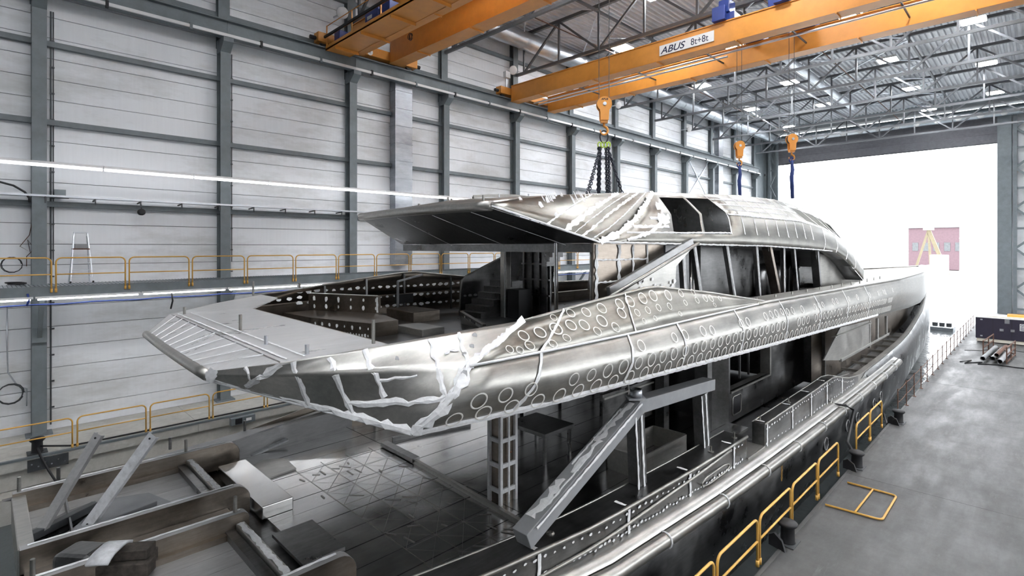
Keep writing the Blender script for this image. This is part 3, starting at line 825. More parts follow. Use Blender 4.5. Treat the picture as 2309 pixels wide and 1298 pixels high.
# bright rounded cap edges and the slanting spray strip
capA = MB().tube([V((hx(y) + .01, y, bz(y))) for y in np.linspace(2.2, 14.2, 14)], .035, 8).build('cap_edge', M['alu_b'], bA, True)
MB().tube([V((hx(y) - .62, y, bz(y))) for y in np.linspace(2.2, 14.2, 14)], .02, 6).build('cap_edge', M['alu_b'], bA, True)
MB().tube([V((hx(y) + .03, y, ip(y, [3, 6.5, 13.2], [.95, 1.12, 1.6]))) for y in np.linspace(3, 13.2, 14)], .03, 8).build('spray_strip', M['alu_b'], bA, True)
MB().tube([V((hx(y) + .01, y, bz(y))) for y in np.linspace(15.4, 25.8, 14)], .025, 8).build('cap_edge', M['alu_b'], bB, True)
MB().tube([V((hx(y) - .34, y, bz(y))) for y in np.linspace(15.4, 25.8, 14)], .02, 8).build('cap_edge', M['alu_b'], bB, True)
for b_, ys_ in ((bA, (6.6, 8.9, 11.2, 13.4)), (bB, (15.55, 17.6, 19.4, 21.2, 23.2))):
    for y in ys_:
        seam('weld_seam', [V((hx(y), y, 1.08)), V((hx(y), y, bz(y)))], (1,0,0), .09, b_, seed=int(y*10))
        seam('weld_seam', [V((hx(y) - .05, y, bz(y))), V((hx(y) - .3, y, bz(y)))], (0,0,1), .08, b_, seed=int(y*11))
rnd = random.Random(5)
dabs('grinding_dabs', [V((hx(y), y, bz(y) - .1 - .04*rnd.random())) for y in np.arange(4, 14, .21)] + [V((hx(y), y, 1.12 + .05*rnd.random())) for y in np.arange(4, 14, .13)], ((0,1,0), (0,0,1), (1,0,0)), bA, .028)
dabs('grinding_dabs', [V((hx(y), y, bz(y) - .1 - .06*rnd.random())) for y in np.arange(15.5, 25, .2)] + [V((hx(y), y, 1.12 + .05*rnd.random())) for y in np.arange(15.5, 25, .3)], ((0,1,0), (0,0,1), (1,0,0)), bB, .03)
for y in (13.9, 12.6, 15.6, 17.9):
    p = V((hx(y) - .2, y, bz(y))); MB().lathe([(.07, 0), (.07, .015), (.02, .02), (.02, .13), (.03, .14)], p, 10).build('cap_bolt', M['alu_b'], ya)
for y, r in ((6.7, .07), (7.15, .05)):
    p = V((hx(y) - .3, y, bz(y))); MB().lathe([(r*1.5, 0), (r*1.5, .012), (r, .03), (r*.6, .03), (r*.6, .005)], p, 14).build('pad_eye', M['alu_b'], bA)
# freeing port slot + lug near the notch
MB().tube([V((hx(12.8) + .02, 12.4 + .45*math.cos(a) + (.3 if math.cos(a) > 0 else -.3), 1.22 + .1*math.sin(a))) for a in np.linspace(0, 2*math.pi, 21)[:-1]], .018, 6, True).build('freeing_port_rim', M['alu_b'], bA, True)

# ------------------------------------------------------------------ main deck
base = MB()
ysd = list(np.arange(1.2, 45, 2.0))
base.grid([[V((hx(y) - .4, y, DK - .06)) for y in ysd], [mir(V((hx(y) - .4, y, DK - .06))) for y in ysd]])
md = base.build('main_deck', M['alu_dark'], ya)
s_ = md.modifiers.new('thickness', 'SOLIDIFY'); s_.thickness = .05; s_.offset = -1 
for i in range(14):
    x0 = -15.75 + .66*i
    for (y0, y1) in ((4.2, 8.1), (8.1, 12.2), (12.2, 17.0)):
        if x0 + .66 > hx(y0) - .55 and y0 < 5: continue
        box('deck_plate', x0 + .009, x0 + .651, y0 + .009, y1 - .009, DK - .06, DK + (.004 if (i + int(y0)) % 2 else 0), M['alu_deck'], md)
# athwart angle bars and chalk grid lying on the deck
beam('deck_angle', PZ(869, 1000, 1.05), PZ(1174, 1177, 1.05), .09, .1, M['alu'], md)
beam('deck_angle', PZ(866, 999, 1.08), PZ(938, 1036, 1.08), .22, .1, M['alu_dark'], md)
beam('deck_angle', PZ(885, 990, 1.05), PZ(1060, 956, 1.05), .08, .12, M['alu_dark'], md)
ck = MB(); rnd = random.Random(2)
def chalk(a, b, w=.006):
    a, b = V(a), V(b); t = (b-a).normalized(); s = t.cross(V((0,0,1)))*w; ck.poly([a - s, b - s, b + s, a + s])
zc = DK + .011
for i in range(9): chalk((-13.2 + .8*i, 5.6, zc), (-13.2 + .8*i, 7.7, zc))
for j in range(4): chalk((-13.4, 5.6 + .7*j, zc), (-6.9, 5.6 + .7*j, zc))
for i in range(8):
    for j in range(3): chalk((-13.2 + .8*i, 5.6 + .7*j, zc), (-12.4 + .8*i, 6.3 + .7*j, zc), .004); chalk((-12.4 + .8*i, 5.6 + .7*j, zc), (-13.2 + .8*i, 6.3 + .7*j, zc), .004)
for i in range(40):
    x, y = rnd.uniform(-13, -7), rnd.uniform(5.4, 7.9); chalk((x, y, zc), (x + rnd.uniform(.1, .35), y + rnd.uniform(-.05, .25), zc), .02)
tag(ck.build('chalk_marks', M['alu_b'], md), kind='stuff')
hp = plate('hatch_plate', [PZ(*q, DK + .05) for q in ((555, 1058), (592, 1036), (640, 1032), (652, 1040), (668, 1055), (590, 1082))], M['alu'], md, .04, (0,0,1))

# ------------------------------------------------------------------ stern well: two raised trays
def tray(xa, xb, y1, exts):
    y0, zt, zf = .45, 1.62, 1.22
    t = box('stern_tray', xa, xb, y0, y1, DK - .4, zf, M['alu_deck'], ya)
    for i in range(5):
        w = (xb - xa - .3)/5; box('tray_plate', xa + .15 + w*i + .005, xa + .15 + w*(i+1) - .005, y0 + .15, y1 - .15, zf, zf + .012, M['alu_pale'], t)
    for x, ex in ((xa, exts[0]), (xb - .18, exts[1])):
        R = min(.3, ex); yl = y1 + ex
        prof = [V((x, y0, DK)), V((x, y0, zt))] + [V((x, yl - R + R*math.sin(a), zt - R + R*math.cos(a))) for a in np.linspace(0, 1.57, 6)] + [V((x, yl, DK))]
        c = MB().poly(prof, .18, (-1,0,0)).build('coaming', M['alu_brown'], t)
        rows = [[p + V((o_, 0, 0)) + (V((0,0,.006)) if k <= 2 else V((0,.006,0))) for k, p in enumerate(prof[1:-1])] for o_ in (-.005, .185)]
        MB().grid(rows).build('coaming_cap', M['alu_pale'], c)
        seam('weld_seam', [V((x + .05, y0 + .1, zt - .005)), V((x + .05, yl - R, zt - .005))], (0,0,1), .07, c, seed=int(x*7))
        box('inner_step', x + (.18 if x == xa else -.12), x + (.30 if x == xa else 0), y0, y1, zf, zf + .12, M['alu_brown'], t)
    box('coaming', xa + .18, xb - .18, y1 - .12, y1 + .04, DK, zt - .18, M['alu'], t, .02)
    box('coaming', xa + .18, xb - .18, y1 - .3, y1 - .14, zf, zf + .14, M['alu_dark'], t)
    box('coaming', xa + .18, xb - .18, y0 - .02, y0 + .2, DK, zt - .05, M['alu'], t, .02)
    seam('weld_seam', [V((xa + .2, y1 - .04, zt - .195)), V((xb - .2, y1 - .04, zt - .195))], (0,0,1), .12, t, seed=4)
    for y in (y0 + .1, y1 - .1): MB().lathe([(.035, 0), (.035, .3), (.025, .31)], (xa + .09, y, zt), 10).build('pin', M['alu_b'], t)
    return t
tp = tray(-14.95, -11.95, 3.65, (1.1, .4)); ts = tray(-10.9, -8.05, 3.5, (.12, .9))
box('step_platform', -14.3, -11.4, 4.1, 4.75, DK, 1.27, M['alu_deck'], ya, .02)
box('step_platform', -11.94, -10.92, .5, 3.6, DK - .02, 1.25, M['alu_deck'], ya, .01)
box('hatch_coaming', -10.6, -9.2, 4.0, 4.8, DK, 1.06, M['alu_dark'], ya)
# aft port corner: angled capping with pins, quarter deck outside the tray
cp = plate('quarter_deck', [V((-15.0, .3, 1.5)), V((-15.0, 4.6, 1.55)), V((-15.6, 6.5, 1.56)), mir(V((hx(7.9), 7.9, 1.56))), mir(V((hx(4), 4, 1.5))), mir(V((hx(2.2), 2.2, 1.46))), V((-15.1, .55, 1.42))], M['alu_pale'], th=.05, d=(0,0,1))
for q in ((-15.3, 1.2), (-15.7, 3.4), (-15.75, 5.2)): MB().lathe([(.035, 0), (.035, .3)], (q[0], q[1], 1.5), 8).build('pin', M['alu_dark'], cp)
# port inner bulwark with frames beyond the trays
pb = plate('port_inner_bulwark', [V((-15.75, 5.2, DK)), V((-15.75, 14, DK)), V((-15.75, 14, 2.0)), V((-15.75, 8.2, 1.98)), V((-15.75, 5.2, 1.5))], M['alu_brown'], th=.03, d=(1,0,0))
for y in (6.0, 7.2, 8.3, 9.3, 10.4, 11.4):
    beam('frame', (-15.7, y, DK), (-15.7, y, 1.5 if y < 7.5 else 1.95), .09, .09, M['alu'], pb)
beam('stringer', (-15.69, 5.4, 1.42), (-15.69, 8.3, 1.72), .05, .06, M['alu'], pb)
rnd = random.Random(9)
dabs('grinding_dabs', [V((-15.73, y, DK + z + .05*rnd.random())) for y in np.arange(8.4, 13, .16) for z in (.22, .55, .8)] + [V((-15.73, y, DK + .3 + .1*rnd.random())) for y in np.arange(5.6, 8.2, .27)], ((0,1,0), (0,0,1), (1,0,0)), pb, .075)
beam('loose_profile', PX(560, 1030, -15.2), PX(648, 990, -15.2), .18, .05, M['cloth_white'], pb)

# ------------------------------------------------------------------ aft frame on the starboard bulwark
fx = -6.12
fr = thing_part = None
def sq(name, a, b, w, h, mat, parent=None, up=(0,0,1), bev=.012):
    a, b = V(a), V(b); L = (b-a).length; m = MB().box(-w/2, w/2, 0, L, -h/2, h/2)
    Bm = beam_matrix(a, b, 1, 1, up); 
    for c in range(3): 
        k = math.sqrt(sum(Bm[r][c]**2 for r in range(3)))
        for r in range(3): Bm[r][c] /= k
    return m.build(name, mat, parent or ya, M=Bm, bevel=bev)
f0, f1_, f2_ = PX(1195, 1192, fx), PX(1432, 915, fx), PX(1594, 866, fx)
fa = sq('support_frame', f0 - (f1_-f0).normalized()*.22, f1_, .34, .30, M['primer'])
f1b = f1_ + V((0, -.1, .02))
sq('top_beam', f1b, f2_ + V((0,.12,0)), .34, .28, M['primer'], fa)
sq('leg', PX(1438, 1088, fx), PX(1432, 930, fx), .3, .26, M['alu_dark'], fa, (0,1,0))
sq('leg', PX(1585, 1030, fx), PX(1578, 885, fx), .3, .26, M['alu_dark'], fa, (0,1,0))
for (p0, p1), dx in (((PX(1452, 1095, fx+.16), PX(1445, 935, fx+.16)), 0), ((PX(1598, 1032, fx+.16), PX(1590, 888, fx+.16)), 0)):
    seam('weld_seam', [p0, p1], (1,0,0), .07, fa, seed=2); seam('weld_seam', [p0 + V((0,-.22,0)), p1 + V((0,-.22,0))], (1,0,0), .07, fa, seed=5)
ca = f1_ + V((.02, .0, .17))
MB().lathe([(.26, 0), (.26, .03)], ca, 4).build('cap_plate', M['cloth_white'], fa)
MB().lathe([(.13, .03), (.13, .2), (.11, .2), (.11, .06)], ca, 18).build('collar', M['galv'], fa, True)
nn = (f1_-f0).normalized().cross(V((1,0,0))).normalized(); nn = nn if nn.z > 0 else -nn
for k, (o_, a_, b_, w_) in enumerate(((.0, .03, .3, .2), (.03, .35, .62, .12), (-.02, .6, .97, .17), (.09, .1, .5, .05), (-.1, .4, .9, .05))):
    seam('ground_patch', [f0.lerp(f1_, a_) + nn*.14 + V((o_,0,0)), f0.lerp(f1_, b_) + nn*.14 + V((o_,0,0))], nn, w_, fa, seed=20 + k, jag=.9)
seam('weld_seam', [f0 + V((.18, 0, 0)) + nn*.1, f1_ + V((.18, 0, 0)) + nn*.1], (1,0,0), .06, fa, seed=7)

# lattice post standing on deck below the overhang
lp = thing_post = None
lx, ly, wx, wy = -8.55, 8.25, .36, .46
post = MB()
for a in (-1, 1):
    for b in (-1, 1): post.box(lx + a*wx/2 - .035, lx + a*wx/2 + .035, ly + b*wy/2 - .035, ly + b*wy/2 + .035, DK, 4.2)
po = post.build('lattice_post', M['weld'], ya)
box('inner_panel', lx - wx/2 + .04, lx + wx/2 - .04, ly - wy/2 + .03, ly + wy/2 - .03, DK, 4.2, M['alu_brown'], po)
for k in range(6):
    z = DK + .25 + .55*k
    box('rung', lx - wx/2, lx + wx/2, ly - wy/2 - .03, ly - wy/2 + .02, z, z + .09, M['weld'], po); box('rung', lx + wx/2 - .02, lx + wx/2 + .03, ly - wy/2, ly + wy/2, z, z + .09, M['weld'], po)
beam('rung', (lx + wx/2 + .02, ly, DK), (lx + wx/2 + .02, ly, 4.2), .05, .03, M['weld'], po)

# ------------------------------------------------------------------ main deck house below the overhang
dh = thing_house = None
WX = -7.1
hs = MB().box(WX - .06, WX, 16.9, 24.5, DK, 2.0).box(WX - .06, WX, 16.9, 17.0, 2.0, 3.6).box(WX - .06, WX, 16.9, 24.5, 3.6, 4.2).box(WX - .06, WX, 20.5, 24.5, 2.0, 3.6)
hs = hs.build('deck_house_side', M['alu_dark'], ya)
plate('deck_house_corner', [V((WX, 16.9, DK)), V((WX, 16.9, 4.2)), V((WX - .9, 16.4, 4.2)), V((WX - .9, 16.4, DK))], M['alu_dark'], hs, .05)
box('window_sill', WX - .3, WX + .05, 17.0, 20.5, 1.94, 2.0, M['alu'], hs); box('window_post', WX - .3, WX + .04, 20.4, 20.55, 2.0, 3.7, M['alu'], hs)
for y in (18.0, 19.0, 19.8): beam('window_bar', (WX - .5, y, 2.0), (WX - .5, y, 3.7), .06, .06, M['alu_dark'], hs)
beam('window_bar', (WX - .5, 17, 2.9), (WX - .5, 20.5, 2.9), .05, .05, M['alu_dark'], hs)
pts = [V((WX + .015, 17.5 + .34*cx, 1.5 + .3*cz)) for cx, cz in ((-1,-.8),(-.8,-1),(.8,-1),(1,-.8),(1,.8),(.8,1),(-.8,1),(-1,.8))]
MB().poly(pts, .02, (1,0,0)).build('door_cutout', M['black'], hs); MB().tube(pts, .022, 6, True).build('cutout_rim', M['alu_b'], hs, True)  # black sheet gives the dark of an opening not cut through
for (a, b, c, d) in ((-9.4, -8.7, 13.2, 13.5), (-8.4, -8.1, 14.6, 14.9), (-7.6, -7.2, 15.6, 15.9)):
    box('pillar', a, b, c, d, DK, 4.2, M['alu_dark'], ya)
pn = box('locker_front', -8.6, -8.5, 12.0, 14.6, 1.5, 2.6, M['alu_dark'], ya); beam('locker_rail', (-8.46, 12, 2.5), (-8.46, 14.6, 2.5), .05, .05, M['alu'], pn); beam('locker_rail', (-8.46, 13.2, 2.7), (-8.46, 13.2, 2.4), .04, .04, M['alu'], pn)
cr = MB()
cx0, cx1, cy0, cy1 = -7.9, -6.85, 11.3, 13.6
for (a, b, c, d) in ((cx0, cx1, cy0, cy0+.04), (cx0, cx1, cy1-.04, cy1), (cx0, cx0+.04, cy0, cy1), (cx1-.04, cx1, cy0, cy1)): cr.box(a, b, c, d, DK, 1.55)
cr.build('open_coaming', M['alu'], ya)
bd = box('aft_bulkhead', -15.5, -6.3, 24.4, 24.5, DK, 4.2, M['alu_dark'], ya)
bm_ = box('interior_bulkhead', -12.6, -12.5, 12.5, 24, DK, 4.2, M['alu_dark'], ya)
for y in (13, 15, 17, 19, 21, 23): beam('stiffener', (-12.45, y, DK), (-12.45, y, 4.2), .1, .1, M['alu_dark'], bm_)
tb = box('work_table', -10.4, -9.0, 10.2, 11.4, 1.75, 1.85, M['alu_dark'], ya)
for x in (-10.3, -9.1):
    for y in (10.3, 11.3): beam('table_leg', (x, y, DK), (x, y, 1.75), .08, .08, M['alu_dark'], tb)

# ------------------------------------------------------------------ overhanging band (upper deck side)
KY = [4.9, 7.2, 9, 12, 15.8, 22, 28, 36, 43, 50, 56, 62, 68, 72]; KX = [-5.85, -5.62, -5.6, -5.6, -5.6, -5.52, -5.5, -5.6, -5.95, -6.35, -6.95, -7.55, -8.2, -8.6]; KZ = [4.93, 4.98, 4.99, 5.03, 5.07, 5.03, 4.98, 4.88, 4.82, 4.76, 4.72, 4.7, 4.7, 4.7]
BY = [4.2, 6.2, 9, 15.7, 21, 28, 40, 48, 56, 62, 68, 71.8]; BX = [-6.15, -5.7, -5.5, -5.42, -5.4, -5.4, -5.8, -6.3, -7.0, -7.65, -8.3, -8.65]; BZ = [4.06, 4.1, 4.08, 3.87, 3.72, 3.52, 2.95, 2.62, 2.5, 2.45, 2.45, 2.45]
TY = [6.5, 8.3, 10.3, 12.9, 15.8]; TX = [-6.2, -6.1, -6.0, -5.88, -5.62]; TZ = [5.4, 5.6, 5.79, 5.5, 5.1]
def band(y, t):
    yt = y - .76*t*max(0, min(1, 1 - (y - 4.96)/6))
    k = V((ip(yt, KY, KX), yt, ip(yt, KY, KZ))); b = V((ip(yt, BY, BX), yt, ip(yt, BY, BZ)))
    p = k.lerp(b, t); p.x += .18*(math.sin(math.pi*t) if t < .5 else 1 - ((t - .5)/.5)**1.25)*max(.15, min(1, (70 - y)/40)); return p
def upper(y, t):
    ex = max(0, min(1, 1 - (y - 4.96)/5)); ya_ = y + 1.54*(1-t)*ex
    k = V((ip(ya_, KY, KX), ya_, ip(ya_, KY, KZ))); T = V((ip(ya_, TY, TX), ya_, ip(ya_, TY, TZ)))
    return T.lerp(k, t)
def grad(f, y, t):
    e = .02; a = (f(y + e, t) - f(y - e, t)).normalized(); b = (f(y, min(1, t + e)) - f(y, max(0, t - e))).normalized()
    n = a.cross(b).normalized(); n = n if n.x > 0 else -n
    return a, n
bys = [4.96] + list(np.arange(5.5, 36, .75)) + list(np.arange(36, 72.1, 2.0))
bt = np.linspace(0, 1, 9)
upy = [4.96] + list(np.arange(5.5, 15.9, .5)) + [15.8]; upt = np.linspace(0, 1, 4)
bands = {}
for s in (1, -1):
    g = (lambda p: p) if s > 0 else mir
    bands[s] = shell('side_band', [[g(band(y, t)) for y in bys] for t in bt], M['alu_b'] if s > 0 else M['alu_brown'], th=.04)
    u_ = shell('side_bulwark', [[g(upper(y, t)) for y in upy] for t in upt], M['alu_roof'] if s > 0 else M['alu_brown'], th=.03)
    MB().tube([g(upper(y, 0)) for y in upy], .03, 6).build('bulwark_cap', M['alu_b'], u_, True)
    if s > 0: ub = u_
    MB().tube([g(V((ip(y, KY, KX), y, ip(y, KY, KZ)))) for y in bys if y > 15], .045, 8).build('rail_cap', M['alu_b'], bands[s], True)
bd_s = bands[1]
MB().tube([band(y, 0) + V((.02,0,0)) for y in bys if y < 30], .022, 6).build('knuckle_bead', M['weld'], bd_s, True)
seam('bottom_weld', [band(y, .97) for y in [4.96] + list(np.arange(5.5, 30, 1))], (1,0,-.2), .11, bd_s, seed=1, jag=.2)
# ground weld seams across the band and bulwark
for y in (6.35, 8.7, 10.6, 13.6, 16.8, 20, 23.5, 27):
    seam('weld_seam', [band(y, t) for t in bt], lambda p: (1,0,.25), .07, bd_s, seed=int(y*9))
for y in (6.35, 9.0):
    seam('weld_seam', [upper(y, t) for t in upt], (1,0,.3), .06, ub, seed=int(y*5))
# weld rings
rg = bpy.data.meshes.new('weld_ring')
n = 20; vv = []; ff = []
for k in range(n):
    a = 2*math.pi*k/n; vv += [(r*math.cos(a), r*math.sin(a), z) for r, z in ((.104, 0), (.116, .006), (.128, 0))]
for k in range(n):
    j = (k+1) % n; ff += [(3*k, 3*j, 3*j+1, 3*k+1), (3*k+1, 3*j+1, 3*j+2, 3*k+2)]
rg.from_pydata(vv, [], ff); rg.materials.append(M['ring']); smooth(rg)
def ring(f, y, t, sc, parent):
    p = f(y, t); a, nn = grad(f, y, t); b = nn.cross(a)
    R = Matrix(((a.x, b.x, nn.x, p.x + nn.x*.028), (a.y, b.y, nn.y, p.y + nn.y*.028), (a.z, b.z, nn.z, p.z + nn.z*.028), (0,0,0,1)))
    inst('weld_ring', rg, R @ Matrix.Diagonal((sc, sc, 1, 1)), parent)
rnd = random.Random(11)
y = 5.35
while y < 33:
    ring(band, y, .84, 1.05 + .1*rnd.random(), bd_s)
    if rnd.random() < .92: ring(band, y + .1, .57, .95 + .2*rnd.random(), bd_s)
    if rnd.random() < .45: ring(band, y + .2, .26 + .05*rnd.random(), .8 + .2*rnd.random(), bd_s)
    y += .40 + .05*rnd.random()
for (px, py, r) in ((1182,756,.9),(1219,750,1),(1253,742,1.1),(1286,736,1),(1318,733,1),(1355,727,1.1),(1400,707,1),(1249,717,.6),(1285,711,.8),(1317,703,.9),(1358,696,1),(1394,686,1),(1421,682,1.1),(1450,672,1.1),(1475,668,1.1),(1504,664,1.1),(1146,791,.6),(1169,787,.6),(1191,782,.8),(1243,774,.7),(1276,764,.7),(1343,750,.8),(1387,738,.9),(1433,706,.7),(1459,701,.7),(1484,697,.7),(1511,692,.7),(1536,662,.8),(1561,661,.7),(1568,680,.7),(1542,686,.6),(1587,675,.8),(1448,725,.5),(1478,718,.5),(1530,708,.5),(1602,671,.8),(1620,673,.6),(1609,690,.5)):
    best = min(((abs(q[0]-px) + abs(q[1]-py), y, t) for y in np.arange(5.2, 15.4, .15) for t in np.linspace(.08, .95, 12)
        for q in [(lambda p: (1154.5 + 1197*((p.x + p.y)/(p.y - p.x)), 557 - 1197*(p.z - CAM_H)/((p.y - p.x)*S2)))(upper(y, t))]), key=lambda e: e[0])
    ring(upper, best[1], best[2], r*.95, ub)
# pins along the rail
for k in range(13):
    y = 14.6 + 1.5*k; MB().lathe([(.025, 0), (.025, .16)], (ip(y, KY, KX) - .35, y, 5.0), 6).build('rail_pin', M['alu_b'], bands[1])

# side deck strip inside the rail, upper deck floor and soffit
def ub_x(y): return ip(y, KY, KX) - .12
yy = [5.0] + list(np.arange(6, 32, 1.5)) + list(np.arange(32, 72, 3))
ud = shell('upper_deck', [[V((ub_x(y), y, UD)) for y in yy], [V((XC(y), y, UD + .02)) for y in yy], [mir(V((ub_x(y), y, UD))) for y in yy]], M['alu_dark'], th=.05, sm=False)
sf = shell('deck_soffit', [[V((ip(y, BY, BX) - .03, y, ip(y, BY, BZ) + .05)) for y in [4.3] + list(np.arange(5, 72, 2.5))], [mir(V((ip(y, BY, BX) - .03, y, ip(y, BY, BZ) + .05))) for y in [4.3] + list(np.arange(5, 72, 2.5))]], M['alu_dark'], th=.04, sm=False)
for k in range(12): y = 5 + 1.6*k; beam('soffit_frame', (ip(y, BY, BX) - .3, y, ip(y, BY, BZ) - .04), (mir(V((ip(y, BY, BX) - .3, y, 0))).x, y, ip(y, BY, BZ) - .04), .06, .16, M['alu_dark'], sf)
shell('side_deck_edge', [[V((ip(y, KY, KX) - .02, y, ip(y, KY, KZ))) for y in np.arange(15.5, 72, 2)], [V((ip(y, KY, KX) - .75, y, ip(y, KY, KZ) + .03)) for y in np.arange(15.5, 72, 2)]], M['alu_b'], th=.03, sm=False)
shell('fore_deck', [[V((ip(y, KY, KX) - .1, y, 4.6)) for y in np.arange(33, 72, 3)], [mir(V((ip(y, KY, KX) - .1, y, 4.6))) for y in np.arange(33, 72, 3)]], M['alu'], th=.04, sm=False)

# ------------------------------------------------------------------ aft wing
Ns = V((-8.65, 2.35, 4.82)); Ks = V((-7.85, 3.05, 5.0)); T0 = upper(4.96, 0); K0 = upper(4.96, 1); B0 = band(4.96, 1)
topl = [Ns, V((-7.45, 2.92, 5.04)), V((-6.9, 4.0, 5.18)), V((-6.5, 5.23, 5.31)), T0]
lowl = [V((-8.7, 2.33, 4.70)).lerp(B0, i/4) for i in range(5)]
wr_ = []
for r in (0, .2, .39, .6, .8, 1):
    row = []
    for j in range(5):
        if j == 4: row.append(upper(4.96, r/.39) if r <= .39 else band(4.96, (r - .39)/.61)); continue
        p = topl[j].lerp(lowl[j], r); kd = K0 - T0.lerp(B0, .39); w = (r/.39 if r < .39 else (1-r)/.61); row.append(p + kd*w*(j/4)**1.3)
    wr_.append(row)
def wp(a, b):   # a 0..4 along, b 0..5 down
    i = min(3, int(a)); j = min(4, int(b)); fa_, fb = a - i, b - j
    return wr_[j][i].lerp(wr_[j][i+1], fa_).lerp(wr_[j+1][i].lerp(wr_[j+1][i+1], fa_), fb)
def wnorm(p):
    a, b = min(((wp(a, b) - p).length, a, b) for a in np.linspace(.05, 3.95, 24) for b in np.linspace(.1, 4.9, 16))[1:]
    n_ = (wp(min(4, a + .05), b) - wp(a - .05, b)).cross(wp(a, min(5, b + .1)) - wp(a, b - .1)).normalized()
    return n_ if n_.dot(V((.5, -.6, .6))) > 0 else -n_
for s in (1, -1):
    g = (lambda p: p) if s > 0 else mir
    wg = shell('wing_side', [[g(wp(a, b)) for a in np.linspace(0, 4, 25)] for b in np.linspace(0, 5, 21)], M['alu'], th=.02)
    if s > 0: ws = wg
wn = (.55, -.75, .25)
def proj(p): return (1154.5 + 1197*((p.x + p.y)/(p.y - p.x)), 557 - 1197*(p.z - CAM_H)/((p.y - p.x)*S2))
_ws = [(proj(wp(a, b)), a, b) for a in np.linspace(0, 4, 81) for b in np.linspace(0, 5, 41)]
def on_wing(px, py):     # the spot of the wing plating a weld in the photograph crosses
    e = min(_ws, key=lambda q: (q[0][0] - px)**2 + (q[0][1] - py)**2); return wp(e[1], e[2])
seam('corner_weld', [r[4] for r in wr_], (.9, -.5, .2), .15, ws, seed=3, jag=.7)
seam('corner_weld', [r[4].lerp(r[3], .08) for r in wr_], (.75, -.65, .2), .07, ws, seed=33, jag=.9)
seam('edge_weld', [p + V((0,0,.05)) for p in wr_[-1]], (.5, -.8, .3), .1, ws, seed=8, jag=.85)
MB().tube(wr_[-1], .022, 6).build('edge_bead', M['weld'], ws, True)
for k, (w_, pts_) in enumerate(((.1, [(633,819), (595,845), (556,870)]), (.06, [(553,826), (562,842), (568,858)]), (.085, [(660,817), (682,871), (699,915)]), (.085, [(744,805), (765,862), (784,905), (797,940)]), (.085, [(822,791), (839,828), (867,897)]),
        (.08, [(970,764), (980,805), (994,855), (1008,893)]), (.07, [(1032,754), (1048,795), (1066,832)]), (.1, [(781,908), (860,908), (940,905), (1005,897)]), (.05, [(855,855), (900,852), (940,848)]), (.05, [(1000,800), (1030,790)]))):
    seam('weld_seam', [on_wing(a_[0] + (b_[0]-a_[0])*u_, a_[1] + (b_[1]-a_[1])*u_) for a_, b_ in zip(pts_[:-1], pts_[1:]) for u_ in (0, .2, .4, .6, .8)] + [on_wing(*pts_[-1])], wnorm, w_, ws, seed=40 + k, jag=.6)
dabs('grinding_dabs', [wp(.05 + .1*random.random(), random.uniform(.3, 4.6)) for _ in range(14)] + [on_wing(*q) for q in ((898, 808), (1068, 757), (1063, 783), (1050, 800), (1045, 845))], ((1,.8,0), (0,0,1), wn), ws, .07, asp=.8)
MB().tube([Ns.lerp(mir(Ns), t) + V((0, -.02 - .03*math.sin(math.pi*t), -.05)) for t in np.linspace(0, 1, 12)], .08, 12).build('nose_bar', M['alu_b'], ws, True)
sl = plate('sloping_deck', [Ns, topl[1], mir(topl[1]), mir(Ns)], M['alu_white'], ws, .03, (0,0,1))
for i in range(1, 11):
    t = i/11; seam('weld_seam', [Ns.lerp(mir(Ns), t), topl[1].lerp(mir(topl[1]), t)], (0,-.2,1), .025, sl, seed=i, jag=.7)
wp0, wp1 = V((-7.6, 2.98, 5.03)), V((-7.55, 4.75, 5.05))
wd = plate('wing_deck', [wp0, wp1, mir(wp1), mir(wp0)], M['alu_white'], ws, .03, (0,0,1))
seam('weld_seam', [wp0 + V((0, .1, .0)), mir(wp0) + V((0, .1, 0))], (0,0,1), .05, wd, seed=3)
seam('weld_seam', [wp0 + V((0, .36, .005)), mir(wp0) + V((0, .36, .005))], (0,0,1), .035, wd, seed=13)
plate('wing_step', [wp1, V((wp1.x, wp1.y, UD)), mir(V((wp1.x, wp1.y, UD))), mir(wp1)], M['alu_brown'], ws, .03)
for s in (1, -1):
    g = (lambda p: p) if s > 0 else mir
    plate('wing_shelf', [g(p) for p in (wp0, wp1, V((-6.75, 5.6, 5.22)), topl[3], topl[2], topl[1])], M['alu_white'], ws, .03, (0,0,1))
for px, py, h in ((542, 746, .32), (600, 778, .16), (692, 800, .16), (842, 778, .42)):
    p = PZ(px, py, 5.02); MB().lathe([(.06, 0), (.06, .012), (.03, .02), (.03, h)], p, 10).build('deck_pin', M['alu_b'] if h > .2 else M['galv'], ws)
for p, h in ((mir(V((-7.6, 3.2, 5.0))), .2), (mir(V((-6.6, 5.0, 5.3))), .4), (mir(V((-6.2, 6.4, 5.42))), .15)): MB().lathe([(.03, 0), (.03, h)], p, 8).build('deck_pin', M['alu_b'], ws)

